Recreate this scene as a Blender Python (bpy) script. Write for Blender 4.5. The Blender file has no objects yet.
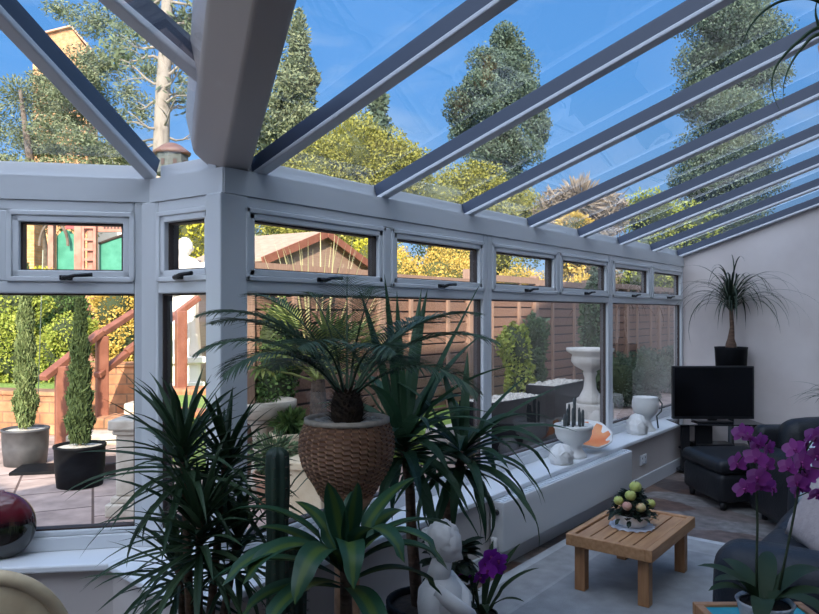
import bpy, bmesh, math, random
import numpy as np
from mathutils import Vector, Matrix, Euler

random.seed(7)
SC = bpy.context.scene
COL = SC.collection
PI = math.pi
R = math.radians

# ------------------------------------------------------------------ camera model
TH = R(38.66)
CT, ST = math.cos(TH), math.sin(TH)
HC = 1.51
F = 700.0


def P(px, py, d):
    """world point seen at photo pixel (px,py) at depth d"""
    u = (px - 409.5) / F
    v = (313 - py) / F
    return Vector((d * (u * CT - ST), d * (u * ST + CT), HC + v * d))


def G(px, d, z=0.0):
    p = P(px, 313, d)
    return Vector((p.x, p.y, z))


cam = bpy.data.cameras.new('camera')
cam.sensor_width = 36
cam.lens = F / 819 * 36
cam.shift_y = 6 / 819
cam.clip_start = 0.03
cam.clip_end = 500
co = bpy.data.objects.new('camera', cam)
COL.objects.link(co)
co.location = (0, 0, HC)
co.rotation_euler = (PI / 2, 0, TH)
SC.camera = co

# ------------------------------------------------------------------ materials
MATS = {}


def new_mat(name):
    m = bpy.data.materials.new(name)
    m.use_nodes = True
    nt = m.node_tree
    for n in list(nt.nodes):
        nt.nodes.remove(n)
    out = nt.nodes.new('ShaderNodeOutputMaterial')
    MATS[name] = m
    return m, nt, out


def c4(c):
    return (c[0], c[1], c[2], 1)


def mat(name, col, rough=0.6, col2=None, scale=8.0, metallic=0.0, bump=0.0, bscale=None, spec=0.5, coat=0.0,
        stretch=(1, 1, 1), detail=4.0, lo=0.35, hi=0.65, emit=None):
    m, nt, out = new_mat(name)
    b = nt.nodes.new('ShaderNodeBsdfPrincipled')
    nt.links.new(b.outputs[0], out.inputs[0])
    b.inputs['Base Color'].default_value = c4(col)
    b.inputs['Roughness'].default_value = rough
    b.inputs['Metallic'].default_value = metallic
    b.inputs['Specular IOR Level'].default_value = spec
    b.inputs['Coat Weight'].default_value = coat
    tc = mp = None
    if col2 is not None or bump:
        tc = nt.nodes.new('ShaderNodeTexCoord')
        mp = nt.nodes.new('ShaderNodeMapping')
        mp.inputs['Scale'].default_value = stretch
        nt.links.new(tc.outputs['Object'], mp.inputs[0])
    if col2 is not None:
        no = nt.nodes.new('ShaderNodeTexNoise')
        no.inputs['Scale'].default_value = scale
        no.inputs['Detail'].default_value = detail
        nt.links.new(mp.outputs[0], no.inputs['Vector'])
        cr = nt.nodes.new('ShaderNodeValToRGB')
        cr.color_ramp.elements[0].position = lo
        cr.color_ramp.elements[1].position = hi
        cr.color_ramp.elements[0].color = c4(col)
        cr.color_ramp.elements[1].color = c4(col2)
        nt.links.new(no.outputs[0], cr.inputs[0])
        nt.links.new(cr.outputs[0], b.inputs['Base Color'])
    if bump:
        n2 = nt.nodes.new('ShaderNodeTexNoise')
        n2.inputs['Scale'].default_value = bscale or scale * 3
        n2.inputs['Detail'].default_value = 5
        nt.links.new(mp.outputs[0], n2.inputs['Vector'])
        bm = nt.nodes.new('ShaderNodeBump')
        bm.inputs['Strength'].default_value = bump
        bm.inputs['Distance'].default_value = 0.02
        nt.links.new(n2.outputs[0], bm.inputs['Height'])
        nt.links.new(bm.outputs[0], b.inputs['Normal'])
    return m


def leafmat(name, c1, c2, rough=0.55, trans=0.25, spec=0.3, stripe=None, c3=None):
    """foliage: each leaf takes its own tone between c1 and c2"""
    m, nt, out = new_mat(name)
    g = nt.nodes.new('ShaderNodeNewGeometry')
    cr = nt.nodes.new('ShaderNodeValToRGB')
    cr.color_ramp.elements[0].color = c4(c1)
    cr.color_ramp.elements[1].color = c4(c2)
    if c3:
        e = cr.color_ramp.elements.new(0.5)
        e.color = c4(c3)
    nt.links.new(g.outputs['Random Per Island'], cr.inputs[0])
    colout = cr.outputs[0]
    if stripe:
        uv = nt.nodes.new('ShaderNodeTexCoord')
        sp = nt.nodes.new('ShaderNodeSeparateXYZ')
        nt.links.new(uv.outputs['UV'], sp.inputs[0])
        s1 = nt.nodes.new('ShaderNodeMath'); s1.operation = 'SUBTRACT'; s1.inputs[1].default_value = 0.5
        nt.links.new(sp.outputs[0], s1.inputs[0])
        s2 = nt.nodes.new('ShaderNodeMath'); s2.operation = 'ABSOLUTE'
        nt.links.new(s1.outputs[0], s2.inputs[0])
        s3 = nt.nodes.new('ShaderNodeMapRange')
        s3.inputs[1].default_value = 0.10; s3.inputs[2].default_value = 0.22
        s3.inputs[3].default_value = 1.0; s3.inputs[4].default_value = 0.0
        nt.links.new(s2.outputs[0], s3.inputs[0])
        mx = nt.nodes.new('ShaderNodeMix'); mx.data_type = 'RGBA'
        nt.links.new(s3.outputs[0], mx.inputs[0])
        nt.links.new(colout, mx.inputs[6])
        mx.inputs[7].default_value = c4(stripe)
        colout = mx.outputs[2]
    b = nt.nodes.new('ShaderNodeBsdfPrincipled')
    b.inputs['Roughness'].default_value = rough
    b.inputs['Specular IOR Level'].default_value = spec
    nt.links.new(colout, b.inputs['Base Color'])
    if trans:
        t = nt.nodes.new('ShaderNodeBsdfTranslucent')
        nt.links.new(colout, t.inputs[0])
        mix = nt.nodes.new('ShaderNodeMixShader')
        mix.inputs[0].default_value = trans
        nt.links.new(b.outputs[0], mix.inputs[1])
        nt.links.new(t.outputs[0], mix.inputs[2])
        nt.links.new(mix.outputs[0], out.inputs[0])
    else:
        nt.links.new(b.outputs[0], out.inputs[0])
    return m


def glassmat(name, tint, f0, boost, haze=0.0):
    """thin sheet of glass: clear with angle dependent mirror reflection"""
    m, nt, out = new_mat(name)
    lw = nt.nodes.new('ShaderNodeLayerWeight')
    lw.inputs['Blend'].default_value = 0.5
    pw = nt.nodes.new('ShaderNodeMath'); pw.operation = 'POWER'; pw.inputs[1].default_value = 5
    nt.links.new(lw.outputs['Facing'], pw.inputs[0])
    ml = nt.nodes.new('ShaderNodeMath'); ml.operation = 'MULTIPLY_ADD'; ml.use_clamp = True
    ml.inputs[1].default_value = boost; ml.inputs[2].default_value = f0
    nt.links.new(pw.outputs[0], ml.inputs[0])
    tr = nt.nodes.new('ShaderNodeBsdfTransparent'); tr.inputs[0].default_value = c4(tint)
    gl = nt.nodes.new('ShaderNodeBsdfGlossy'); gl.inputs['Roughness'].default_value = 0.0
    gl.inputs[0].default_value = (1, 1, 1, 1)
    mix = nt.nodes.new('ShaderNodeMixShader')
    nt.links.new(ml.outputs[0], mix.inputs[0])
    nt.links.new(tr.outputs[0], mix.inputs[1])
    nt.links.new(gl.outputs[0], mix.inputs[2])
    last = mix
    if haze:
        df = nt.nodes.new('ShaderNodeBsdfDiffuse'); df.inputs[0].default_value = (0.8, 0.8, 0.8, 1)
        mh = nt.nodes.new('ShaderNodeMixShader'); mh.inputs[0].default_value = haze
        nt.links.new(mix.outputs[0], mh.inputs[1]); nt.links.new(df.outputs[0], mh.inputs[2])
        last = mh
    nt.links.new(last.outputs[0], out.inputs[0])
    return m


M_FRAME = mat('frame_white_upvc', (0.66, 0.68, 0.70), 0.35)
M_SASH = mat('sash_white_upvc', (0.70, 0.72, 0.74), 0.32)
M_SPACER = mat('dark_gasket', (0.055, 0.035, 0.03), 0.6)
M_HANDLE = mat('black_handle', (0.015, 0.016, 0.018), 0.35, metallic=0.4)
M_GLASS = glassmat('window_glass', (0.95, 0.96, 0.96), 0.042, 1.9)
M_RGLASS = glassmat('roof_glass', (0.90, 0.94, 0.97), 0.045, 1.25, 0.03)
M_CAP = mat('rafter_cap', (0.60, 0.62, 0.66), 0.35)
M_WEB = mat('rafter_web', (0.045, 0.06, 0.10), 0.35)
M_BEAM = mat('valley_beam', (0.47, 0.42, 0.40), 0.5)
M_PLASTER = mat('plaster_wall', (0.62, 0.55, 0.52), 0.85, (0.68, 0.61, 0.58), 3.0, bump=0.05, bscale=60)
M_WALLD = mat('taupe_wall', (0.26, 0.24, 0.24), 0.85, (0.30, 0.28, 0.28), 3.0)
M_DWARF = mat('dwarf_wall_paint', (0.52, 0.47, 0.45), 0.85, (0.56, 0.51, 0.48), 3.0)
M_SILL = mat('sill_white', (0.80, 0.82, 0.84), 0.3)
M_SKIRT = mat('skirting_white', (0.62, 0.64, 0.67), 0.4)
M_RAD = mat('radiator_white', (0.70, 0.70, 0.70), 0.35)
M_RADGR = mat('radiator_grille', (0.62, 0.66, 0.70), 0.4)
M_BLACKPL = mat('black_plastic', (0.012, 0.012, 0.014), 0.4)
M_SCREEN = mat('tv_screen', (0.004, 0.004, 0.005), 0.18)
M_BGLASS = mat('black_glass', (0.01, 0.01, 0.012), 0.06)
M_LEATHER = mat('black_leather', (0.010, 0.011, 0.013), 0.42, (0.016, 0.017, 0.020), 6, bump=0.15, bscale=70, spec=0.28)
M_LEATHER2 = mat('charcoal_leather', (0.018, 0.021, 0.027), 0.48, (0.026, 0.030, 0.037), 6, bump=0.15, bscale=70, spec=0.3)
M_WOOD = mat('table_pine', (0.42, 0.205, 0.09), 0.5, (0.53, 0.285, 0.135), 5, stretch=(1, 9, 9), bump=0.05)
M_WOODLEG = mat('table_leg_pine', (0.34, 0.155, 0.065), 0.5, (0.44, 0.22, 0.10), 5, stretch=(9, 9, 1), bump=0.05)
M_CHAIRW = mat('chair_beech', (0.74, 0.56, 0.34), 0.45, (0.82, 0.65, 0.41), 4, stretch=(1, 6, 6))
M_WHITECER = mat('white_ceramic', (0.72, 0.70, 0.66), 0.35, (0.78, 0.76, 0.73), 6)
M_PLASTERST = mat('white_statue_plaster', (0.66, 0.64, 0.63), 0.7, (0.74, 0.72, 0.70), 9, bump=0.1, bscale=50)
M_MARBLE = mat('garden_statue_white', (0.85, 0.82, 0.76), 0.7)
M_DOILY = mat('white_lace', (0.78, 0.78, 0.82), 0.9, (0.66, 0.68, 0.76), 40)
M_TERRA = mat('terracotta', (0.50, 0.27, 0.17), 0.8, (0.58, 0.36, 0.25), 8, bump=0.1)
M_WICKER = mat('wicker', (0.40, 0.205, 0.115), 0.6, (0.54, 0.31, 0.185), 30)
M_WICKRIM = mat('wicker_rim', (0.60, 0.50, 0.41), 0.6, (0.48, 0.38, 0.29), 50)
M_WICKER2 = mat('wicker_shadowed', (0.16, 0.075, 0.042), 0.7, (0.23, 0.115, 0.066), 30)
M_PEBBLE = mat('pale_pebbles', (0.60, 0.57, 0.53), 0.8, (0.30, 0.28, 0.26), 60)
M_GRAVEL = mat('white_gravel', (0.75, 0.70, 0.62), 0.9, (0.35, 0.32, 0.28), 55, bump=0.5, bscale=70)
M_SOIL = mat('potting_soil', (0.03, 0.02, 0.014), 0.95, (0.055, 0.035, 0.025), 40, bump=0.4)
M_BLKPOT = mat('black_pot', (0.007, 0.0075, 0.009), 0.55, (0.011, 0.0115, 0.013), 10, spec=0.08)
M_GREYPOT = mat('grey_pot', (0.055, 0.055, 0.06), 0.5, (0.08, 0.08, 0.086), 10)
M_BARK = mat('palm_bark', (0.05, 0.03, 0.02), 0.9, (0.11, 0.07, 0.045), 30, bump=0.6)
M_YTRUNK = mat('yucca_trunk', (0.10, 0.055, 0.035), 0.85, (0.18, 0.11, 0.075), 14, stretch=(1, 1, 5), bump=0.4)
M_CACTUS = mat('cactus_green', (0.012, 0.028, 0.018), 0.6, (0.022, 0.045, 0.028), 12)
M_CACTGREY = mat('small_cactus', (0.09, 0.10, 0.10), 0.7, (0.05, 0.06, 0.06), 40)
M_ORANGE = mat('orange_glaze', (0.75, 0.20, 0.06), 0.35, (0.8, 0.32, 0.12), 8)
M_VASE = None
M_RUGW = None
L_CYCAD = leafmat('cycad_leaf', (0.032, 0.065, 0.036), (0.09, 0.135, 0.08), 0.5, 0.25, 0.35)
L_DRAC = leafmat('dracaena_leaf', (0.018, 0.042, 0.020), (0.055, 0.095, 0.045), 0.5, 0.2, 0.3)
L_YUCCA = leafmat('yucca_leaf', (0.020, 0.055, 0.026), (0.050, 0.105, 0.050), 0.45, 0.3, 0.35)
L_CORN = leafmat('corn_plant_leaf', (0.018, 0.060, 0.032), (0.030, 0.085, 0.045), 0.4, 0.2, 0.35, stripe=(0.075, 0.125, 0.030))
L_PONY = leafmat('ponytail_leaf', (0.016, 0.030, 0.018), (0.04, 0.06, 0.035), 0.5, 0.1)
L_ORCH = leafmat('orchid_leaf', (0.014, 0.034, 0.014), (0.036, 0.058, 0.024), 0.55, 0.15, 0.25)
L_DARK = leafmat('dark_houseplant_leaf', (0.012, 0.022, 0.014), (0.03, 0.045, 0.028), 0.5, 0.1)
L_PETAL = leafmat('orchid_petal', (0.33, 0.05, 0.30), (0.62, 0.24, 0.52), 0.6, 0.35, 0.2, c3=(0.43, 0.08, 0.37))
L_PETAL2 = leafmat('orchid_petal_violet', (0.30, 0.03, 0.42), (0.42, 0.06, 0.55), 0.6, 0.35, 0.2)
M_LIP = mat('orchid_lip', (0.22, 0.012, 0.16), 0.5)
M_STEM = mat('orchid_stem', (0.035, 0.05, 0.022), 0.6)


def seg_mix(nt, fac, a, b):
    mx = nt.nodes.new('ShaderNodeMix'); mx.data_type = 'RGBA'
    if isinstance(fac, float):
        mx.inputs[0].default_value = fac
    else:
        nt.links.new(fac, mx.inputs[0])
    for k, s in ((6, a), (7, b)):
        if isinstance(s, tuple):
            mx.inputs[k].default_value = c4(s)
        else:
            nt.links.new(s, mx.inputs[k])
    return mx.outputs[2]


def slate_floor():
    m, nt, out = new_mat('slate_floor')
    b = nt.nodes.new('ShaderNodeBsdfPrincipled')
    nt.links.new(b.outputs[0], out.inputs[0])
    tc = nt.nodes.new('ShaderNodeTexCoord')
    mp = nt.nodes.new('ShaderNodeMapping'); mp.inputs['Scale'].default_value = (2.2, 3.4, 1)
    nt.links.new(tc.outputs['Object'], mp.inputs[0])
    nz = nt.nodes.new('ShaderNodeTexNoise'); nz.inputs['Scale'].default_value = 1.6; nz.inputs['Detail'].default_value = 6
    nt.links.new(mp.outputs[0], nz.inputs['Vector'])
    br = nt.nodes.new('ShaderNodeTexVoronoi'); br.inputs['Scale'].default_value = 1.4
    wa = nt.nodes.new('ShaderNodeMix'); wa.data_type = 'RGBA'; wa.inputs[0].default_value = 0.35
    nt.links.new(mp.outputs[0], wa.inputs[6]); nt.links.new(nz.outputs[1], wa.inputs[7])
    nt.links.new(wa.outputs[2], br.inputs['Vector'])
    cr = nt.nodes.new('ShaderNodeValToRGB')
    els = cr.color_ramp.elements
    els[0].position = 0.0; els[0].color = (0.055, 0.05, 0.055, 1)
    els[1].position = 1.0; els[1].color = (0.27, 0.26, 0.25, 1)
    for p, c in ((0.3, (0.20, 0.11, 0.075, 1)), (0.5, (0.25, 0.23, 0.22, 1)), (0.7, (0.14, 0.075, 0.055, 1))):
        e = els.new(p); e.color = c
    sp = nt.nodes.new('ShaderNodeSeparateColor'); nt.links.new(br.outputs['Color'], sp.inputs[0])
    nt.links.new(sp.outputs[0], cr.inputs[0])
    n2 = nt.nodes.new('ShaderNodeTexNoise'); n2.inputs['Scale'].default_value = 14; n2.inputs['Detail'].default_value = 6
    nt.links.new(tc.outputs['Object'], n2.inputs['Vector'])
    cr2 = nt.nodes.new('ShaderNodeValToRGB')
    cr2.color_ramp.elements[0].position = 0.3; cr2.color_ramp.elements[0].color = (0.5, 0.5, 0.5, 1)
    cr2.color_ramp.elements[1].position = 0.7; cr2.color_ramp.elements[1].color = (1.25, 1.25, 1.25, 1)
    nt.links.new(n2.outputs[0], cr2.inputs[0])
    mu = nt.nodes.new('ShaderNodeMix'); mu.data_type = 'RGBA'; mu.blend_type = 'MULTIPLY'; mu.inputs[0].default_value = 1
    nt.links.new(cr.outputs[0], mu.inputs[6]); nt.links.new(cr2.outputs[0], mu.inputs[7])
    nt.links.new(mu.outputs[2], b.inputs['Base Color'])
    b.inputs['Roughness'].default_value = 0.42
    bp = nt.nodes.new('ShaderNodeBump'); bp.inputs['Strength'].default_value = 0.25; bp.inputs['Distance'].default_value = 0.02
    nt.links.new(n2.outputs[0], bp.inputs['Height']); nt.links.new(bp.outputs[0], b.inputs['Normal'])
    return m


def brickmat(name, c1, c2, mortar, w, h, msize, rough=0.85, rot=(0, 0, 0), off=0.5, bump=0.4, noise=0.3, scale=1.0):
    m, nt, out = new_mat(name)
    b = nt.nodes.new('ShaderNodeBsdfPrincipled'); nt.links.new(b.outputs[0], out.inputs[0])
    tc = nt.nodes.new('ShaderNodeTexCoord')
    mp = nt.nodes.new('ShaderNodeMapping'); mp.inputs['Rotation'].default_value = rot
    nt.links.new(tc.outputs['Object'], mp.inputs[0])
    br = nt.nodes.new('ShaderNodeTexBrick')
    br.inputs['Scale'].default_value = scale
    br.offset = off
    br.inputs['Brick Width'].default_value = w; br.inputs['Row Height'].default_value = h
    br.inputs['Mortar Size'].default_value = msize; br.inputs['Mortar Smooth'].default_value = 0.3
    br.inputs['Color1'].default_value = c4(c1); br.inputs['Color2'].default_value = c4(c2)
    br.inputs['Mortar'].default_value = c4(mortar)
    nt.links.new(mp.outputs[0], br.inputs['Vector'])
    n2 = nt.nodes.new('ShaderNodeTexNoise'); n2.inputs['Scale'].default_value = 5; n2.inputs['Detail'].default_value = 6
    nt.links.new(tc.outputs['Object'], n2.inputs['Vector'])
    cr2 = nt.nodes.new('ShaderNodeValToRGB')
    cr2.color_ramp.elements[0].position = 0.3; cr2.color_ramp.elements[0].color = (1 - noise,) * 3 + (1,)
    cr2.color_ramp.elements[1].position = 0.7; cr2.color_ramp.elements[1].color = (1 + noise,) * 3 + (1,)
    nt.links.new(n2.outputs[0], cr2.inputs[0])
    mu = nt.nodes.new('ShaderNodeMix'); mu.data_type = 'RGBA'; mu.blend_type = 'MULTIPLY'; mu.inputs[0].default_value = 1
    nt.links.new(br.outputs[0], mu.inputs[6]); nt.links.new(cr2.outputs[0], mu.inputs[7])
    nt.links.new(mu.outputs[2], b.inputs['Base Color'])
    b.inputs['Roughness'].default_value = rough
    bp = nt.nodes.new('ShaderNodeBump'); bp.inputs['Strength'].default_value = bump; bp.inputs['Distance'].default_value = 0.01
    bp.invert = True
    nt.links.new(br.outputs['Fac'], bp.inputs['Height']); nt.links.new(bp.outputs[0], b.inputs['Normal'])
    return m


M_SLATE = slate_floor()
M_PATIO = brickmat('patio_slabs', (0.37, 0.265, 0.225), (0.45, 0.34, 0.295), (0.12, 0.075, 0.06), 0.62, 0.62, 0.012, rot=(0, 0, R(27)))
M_STONEWALL = brickmat('garden_stone_wall', (0.38, 0.15, 0.066), (0.46, 0.22, 0.11), (0.24, 0.13, 0.075), 0.28, 0.14, 0.012, rot=(R(90), 0, 0), noise=0.4)
M_BRICK = brickmat('house_brick', (0.55, 0.23, 0.085), (0.62, 0.29, 0.12), (0.5, 0.30, 0.19), 0.22, 0.075, 0.010, rot=(R(90), 0, 0))
M_LAWN = mat('lawn_grass', (0.14, 0.24, 0.04), 0.9, (0.26, 0.36, 0.08), 22, bump=0.6, bscale=90)
M_HILL = mat('hill_grass', (0.12, 0.16, 0.05), 0.9, (0.20, 0.22, 0.08), 2)
M_STONE = mat('weathered_stone', (0.42, 0.36, 0.29), 0.85, (0.56, 0.50, 0.42), 7, bump=0.4, bscale=30)
M_PALESTONE = mat('pale_stone', (0.50, 0.47, 0.42), 0.85, (0.60, 0.57, 0.52), 7, bump=0.3, bscale=30)
M_SANDSTONE = mat('sandstone_block', (0.52, 0.41, 0.27), 0.85, (0.62, 0.51, 0.36), 6, bump=0.3)
M_FENCE = mat('fence_timber', (0.20, 0.108, 0.076), 0.8, (0.29, 0.17, 0.122), 6, stretch=(8, 1, 8), bump=0.2)
M_FENCEPOST = mat('fence_post_timber', (0.26, 0.16, 0.115), 0.8, (0.33, 0.21, 0.155), 6, stretch=(8, 8, 1))
M_RAIL = mat('handrail_timber', (0.21, 0.07, 0.04), 0.6, (0.29, 0.11, 0.068), 6)
M_ROOFFELT = mat('shed_felt', (0.34, 0.235, 0.17), 0.9, (0.42, 0.30, 0.22), 10)
M_SHEDW = mat('shed_timber', (0.30, 0.19, 0.14), 0.8, (0.38, 0.26, 0.20), 6, stretch=(1, 1, 12))
M_REDWOOD = mat('play_frame_timber', (0.36, 0.135, 0.095), 0.7, (0.46, 0.21, 0.155), 6)
M_TARP = mat('green_tarpaulin', (0.03, 0.20, 0.125), 0.6, (0.06, 0.28, 0.185), 5)
M_COPPER = mat('copper_roof', (0.13, 0.06, 0.045), 0.6, (0.18, 0.10, 0.075), 8)
M_GREYWOOD = mat('grey_timber', (0.06, 0.07, 0.066), 0.8, (0.10, 0.11, 0.105), 8)
M_PALEBARK = mat('pale_pine_bark', (0.30, 0.25, 0.20), 0.9, (0.16, 0.125, 0.095), 5, stretch=(2, 2, 0.8), bump=0.5, lo=0.5, hi=0.75)
M_TRUNK = mat('brown_bark', (0.10, 0.07, 0.05), 0.9, (0.17, 0.13, 0.10), 8, bump=0.5)
M_RENDER = mat('white_render', (0.75, 0.72, 0.68), 0.9)
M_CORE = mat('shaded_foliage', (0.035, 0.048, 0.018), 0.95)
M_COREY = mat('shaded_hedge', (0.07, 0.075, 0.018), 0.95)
M_CANE = mat('plant_cane', (0.42, 0.45, 0.33), 0.5)
T_HEDGE = leafmat('golden_hedge_leaf', (0.17, 0.18, 0.035), (0.42, 0.38, 0.08), 0.7, 0.2)
T_YELLOW = leafmat('yellow_bush_leaf', (0.42, 0.40, 0.03), (0.62, 0.56, 0.06), 0.7, 0.2)
T_LIME = leafmat('lime_bush_leaf', (0.18, 0.24, 0.03), (0.44, 0.46, 0.09), 0.7, 0.2)
T_GREEN = leafmat('green_bush_leaf', (0.05, 0.11, 0.03), (0.16, 0.24, 0.07), 0.7, 0.2)
T_ORANGE = leafmat('copper_hedge_leaf', (0.50, 0.34, 0.06), (0.72, 0.52, 0.14), 0.7, 0.2)
T_PINE = leafmat('pine_needles', (0.07, 0.10, 0.06), (0.20, 0.23, 0.12), 0.7, 0.1)
T_CEDAR = leafmat('cedar_needles', (0.09, 0.12, 0.07), (0.26, 0.27, 0.14), 0.7, 0.1)
T_EVER = leafmat('evergreen_leaf', (0.045, 0.075, 0.05), (0.14, 0.18, 0.12), 0.7, 0.1)
T_CYP = leafmat('cypress_leaf', (0.10, 0.15, 0.05), (0.24, 0.28, 0.11), 0.8, 0.1)
T_CYPD = leafmat('dark_cypress_leaf', (0.035, 0.06, 0.02), (0.085, 0.12, 0.04), 0.8, 0.1)
T_BARE = leafmat('bare_twig', (0.22, 0.18, 0.14), (0.34, 0.27, 0.20), 0.9, 0.0)
T_FAN = leafmat('fan_palm_leaf', (0.14, 0.20, 0.05), (0.42, 0.44, 0.14), 0.6, 0.3)
T_REED = leafmat('pale_blade', (0.50, 0.46, 0.22), (0.72, 0.68, 0.40), 0.7, 0.2)
T_SHADE = leafmat('shaded_shrub_leaf', (0.07, 0.12, 0.06), (0.18, 0.24, 0.12), 0.7, 0.2)


# ------------------------------------------------------------------ mesh builder
class MB:
    def __init__(s):
        s.v = []; s.f = []; s.uv = {}; s.mi = []

    def add(s, vs, fs, mi=0):
        o = len(s.v)
        s.v += [tuple(v) for v in vs]
        for f in fs:
            s.f.append(tuple(i + o for i in f)); s.mi.append(mi)
        return o

    def box(s, c, size, rot=None, mi=0):
        hx, hy, hz = size[0] / 2, size[1] / 2, size[2] / 2
        vs = [Vector((x, y, z)) for x in (-hx, hx) for y in (-hy, hy) for z in (-hz, hz)]
        if rot is not None:
            q = rot if isinstance(rot, Matrix) else Euler(rot).to_matrix()
            vs = [q @ v for v in vs]
        c = Vector(c)
        s.add([v + c for v in vs], [(0, 1, 3, 2), (4, 6, 7, 5), (0, 4, 5, 1), (2, 3, 7, 6), (0, 2, 6, 4), (1, 5, 7, 3)], mi)
        return s

    def bx(s, x0, x1, y0, y1, z0, z1, mi=0):
        return s.box(((x0 + x1) / 2, (y0 + y1) / 2, (z0 + z1) / 2), (abs(x1 - x0), abs(y1 - y0), abs(z1 - z0)), None, mi)

    def beam(s, p0, p1, w, h, z=0.0, up=(0, 0, 1), mi=0):
        """bar from p0 to p1; its underside lies z above the line"""
        p0 = Vector(p0); p1 = Vector(p1)
        t = (p1 - p0).normalized()
        side = t.cross(Vector(up)).normalized()
        n = side.cross(t).normalized()
        vs = []
        for p in (p0, p1):
            for a in (-1, 1):
                for b in (0, 1):
                    vs.append(p + side * (a * w / 2) + n * (z + b * h))
        s.add(vs, [(0, 1, 3, 2), (4, 6, 7, 5), (0, 4, 5, 1), (2, 3, 7, 6), (0, 2, 6, 4), (1, 5, 7, 3)], mi)
        return s

    def prism(s, poly, z0, z1, mi=0):
        n = len(poly)
        vs = [(p[0], p[1], z0) for p in poly] + [(p[0], p[1], z1) for p in poly]
        fs = [tuple(range(n - 1, -1, -1)), tuple(range(n, 2 * n))]
        fs += [(i, (i + 1) % n, n + (i + 1) % n, n + i) for i in range(n)]
        s.add(vs, fs, mi)
        return s

    def tube(s, pts, rad, n=8, cap=True, mi=0, squash=None):
        pts = [Vector(p) for p in pts]
        k = len(pts)
        if not hasattr(rad, '__len__'):
            rad = [rad] * k
        vs = []; fs = []
        ref = None
        for i, p in enumerate(pts):
            t = (pts[min(i + 1, k - 1)] - pts[max(i - 1, 0)])
            if t.length < 1e-9:
                t = Vector((0, 0, 1))
            t.normalize()
            if ref is None:
                ref = Vector((1, 0, 0)) if abs(t.x) < 0.8 else Vector((0, 1, 0))
            a = (ref - t * ref.dot(t)).normalized(); b = t.cross(a); ref = a
            for j in range(n):
                an = 2 * PI * j / n
                vs.append(p + (a * math.cos(an) + b * math.sin(an)) * rad[i])
        for i in range(k - 1):
            for j in range(n):
                fs.append((i * n + j, i * n + (j + 1) % n, (i + 1) * n + (j + 1) % n, (i + 1) * n + j))
        if cap:
            fs.append(tuple(range(n - 1, -1, -1))); fs.append(tuple((k - 1) * n + j for j in range(n)))
        s.add(vs, fs, mi)
        return s

    def lathe(s, prof, c=(0, 0, 0), n=24, sx=1.0, sy=1.0, cap0=True, cap1=True, mi=0, rfun=None):
        c = Vector(c); vs = []; fs = []
        k = len(prof)
        for i, (r, z) in enumerate(prof):
            for j in range(n):
                an = 2 * PI * j / n
                rr = r if rfun is None else rfun(r, z, an, i, j)
                vs.append((c.x + rr * sx * math.cos(an), c.y + rr * sy * math.sin(an), c.z + z))
        for i in range(k - 1):
            for j in range(n):
                fs.append((i * n + j, i * n + (j + 1) % n, (i + 1) * n + (j + 1) % n, (i + 1) * n + j))
        if cap0:
            fs.append(tuple(range(n - 1, -1, -1)))
        if cap1:
            fs.append(tuple((k - 1) * n + j for j in range(n)))
        s.add(vs, fs, mi)
        return s

    def rbox(s, c, size, r, rot=None, n=5, puff=0.0, mi=0):
        """box with rounded edges, optionally puffed like a cushion"""
        c = Vector(c)
        h = Vector(size) / 2
        r = min(r, min(h) * 0.999)
        q = None
        if rot is not None:
            q = rot if isinstance(rot, Matrix) else Euler(rot).to_matrix()

        def lin(hh):
            o = [-hh + r * (1 - math.cos(PI / 2 * i / n)) for i in range(n)]
            mid = [(-hh + r) + (2 * hh - 2 * r) * i / 4 for i in range(5)]
            return o + mid + [-x for x in reversed(o)]
        for ax in range(3):
            a1, a2 = (ax + 1) % 3, (ax + 2) % 3
            l1, l2 = lin(h[a1]), lin(h[a2])
            for sg in (-1, 1):
                vs = []; fs = []
                for u in l1:
                    for w in l2:
                        p = Vector((0, 0, 0)); p[ax] = sg * h[ax]; p[a1] = u; p[a2] = w
                        core = Vector([max(-h[i] + r, min(h[i] - r, p[i])) for i in range(3)])
                        d = p - core
                        if d.length > 1e-9:
                            d = d.normalized() * r
                        p = core + d
                        if puff:
                            e = 1.0
                            for i in range(3):
                                pass
                            fx = [1 - (p[i] / h[i]) ** 2 for i in range(3)]
                            for i in range(3):
                                j, l = (i + 1) % 3, (i + 2) % 3
                                p[i] += math.copysign(puff * max(0, fx[j]) * max(0, fx[l]) * abs(p[i] / h[i]), p[i]) if abs(p[i]) > 1e-9 else 0
                        if q is not None:
                            p = q @ p
                        vs.append(p + c)
                n2 = len(l2)
                for i in range(len(l1) - 1):
                    for j in range(n2 - 1):
                        f = (i * n2 + j, (i + 1) * n2 + j, (i + 1) * n2 + j + 1, i * n2 + j + 1)
                        fs.append(f if sg > 0 else f[::-1])
                s.add(vs, fs, mi)
        return s

    def ball(s, c, rad, n=16, m=10, fun=None, mi=0, rot=None):
        c = Vector(c)
        if not hasattr(rad, '__len__'):
            rad = (rad, rad, rad)
        vs = [(0, 0, -1)]
        for i in range(1, m):
            th = -PI / 2 + PI * i / m
            for j in range(n):
                an = 2 * PI * j / n
                vs.append((math.cos(th) * math.cos(an), math.cos(th) * math.sin(an), math.sin(th)))
        vs.append((0, 0, 1))
        o = []
        for v in vs:
            k = fun(Vector(v)) if fun else Vector(v)
            w = Vector((k[0] * rad[0], k[1] * rad[1], k[2] * rad[2]))
            if rot is not None:
                w = rot @ w
            o.append(w + c)
        fs = [(0, 1 + (j + 1) % n, 1 + j) for j in range(n)]
        for i in range(m - 2):
            for j in range(n):
                a = 1 + i * n
                fs.append((a + j, a + (j + 1) % n, a + n + (j + 1) % n, a + n + j))
        top = len(vs) - 1; a = 1 + (m - 2) * n
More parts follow.
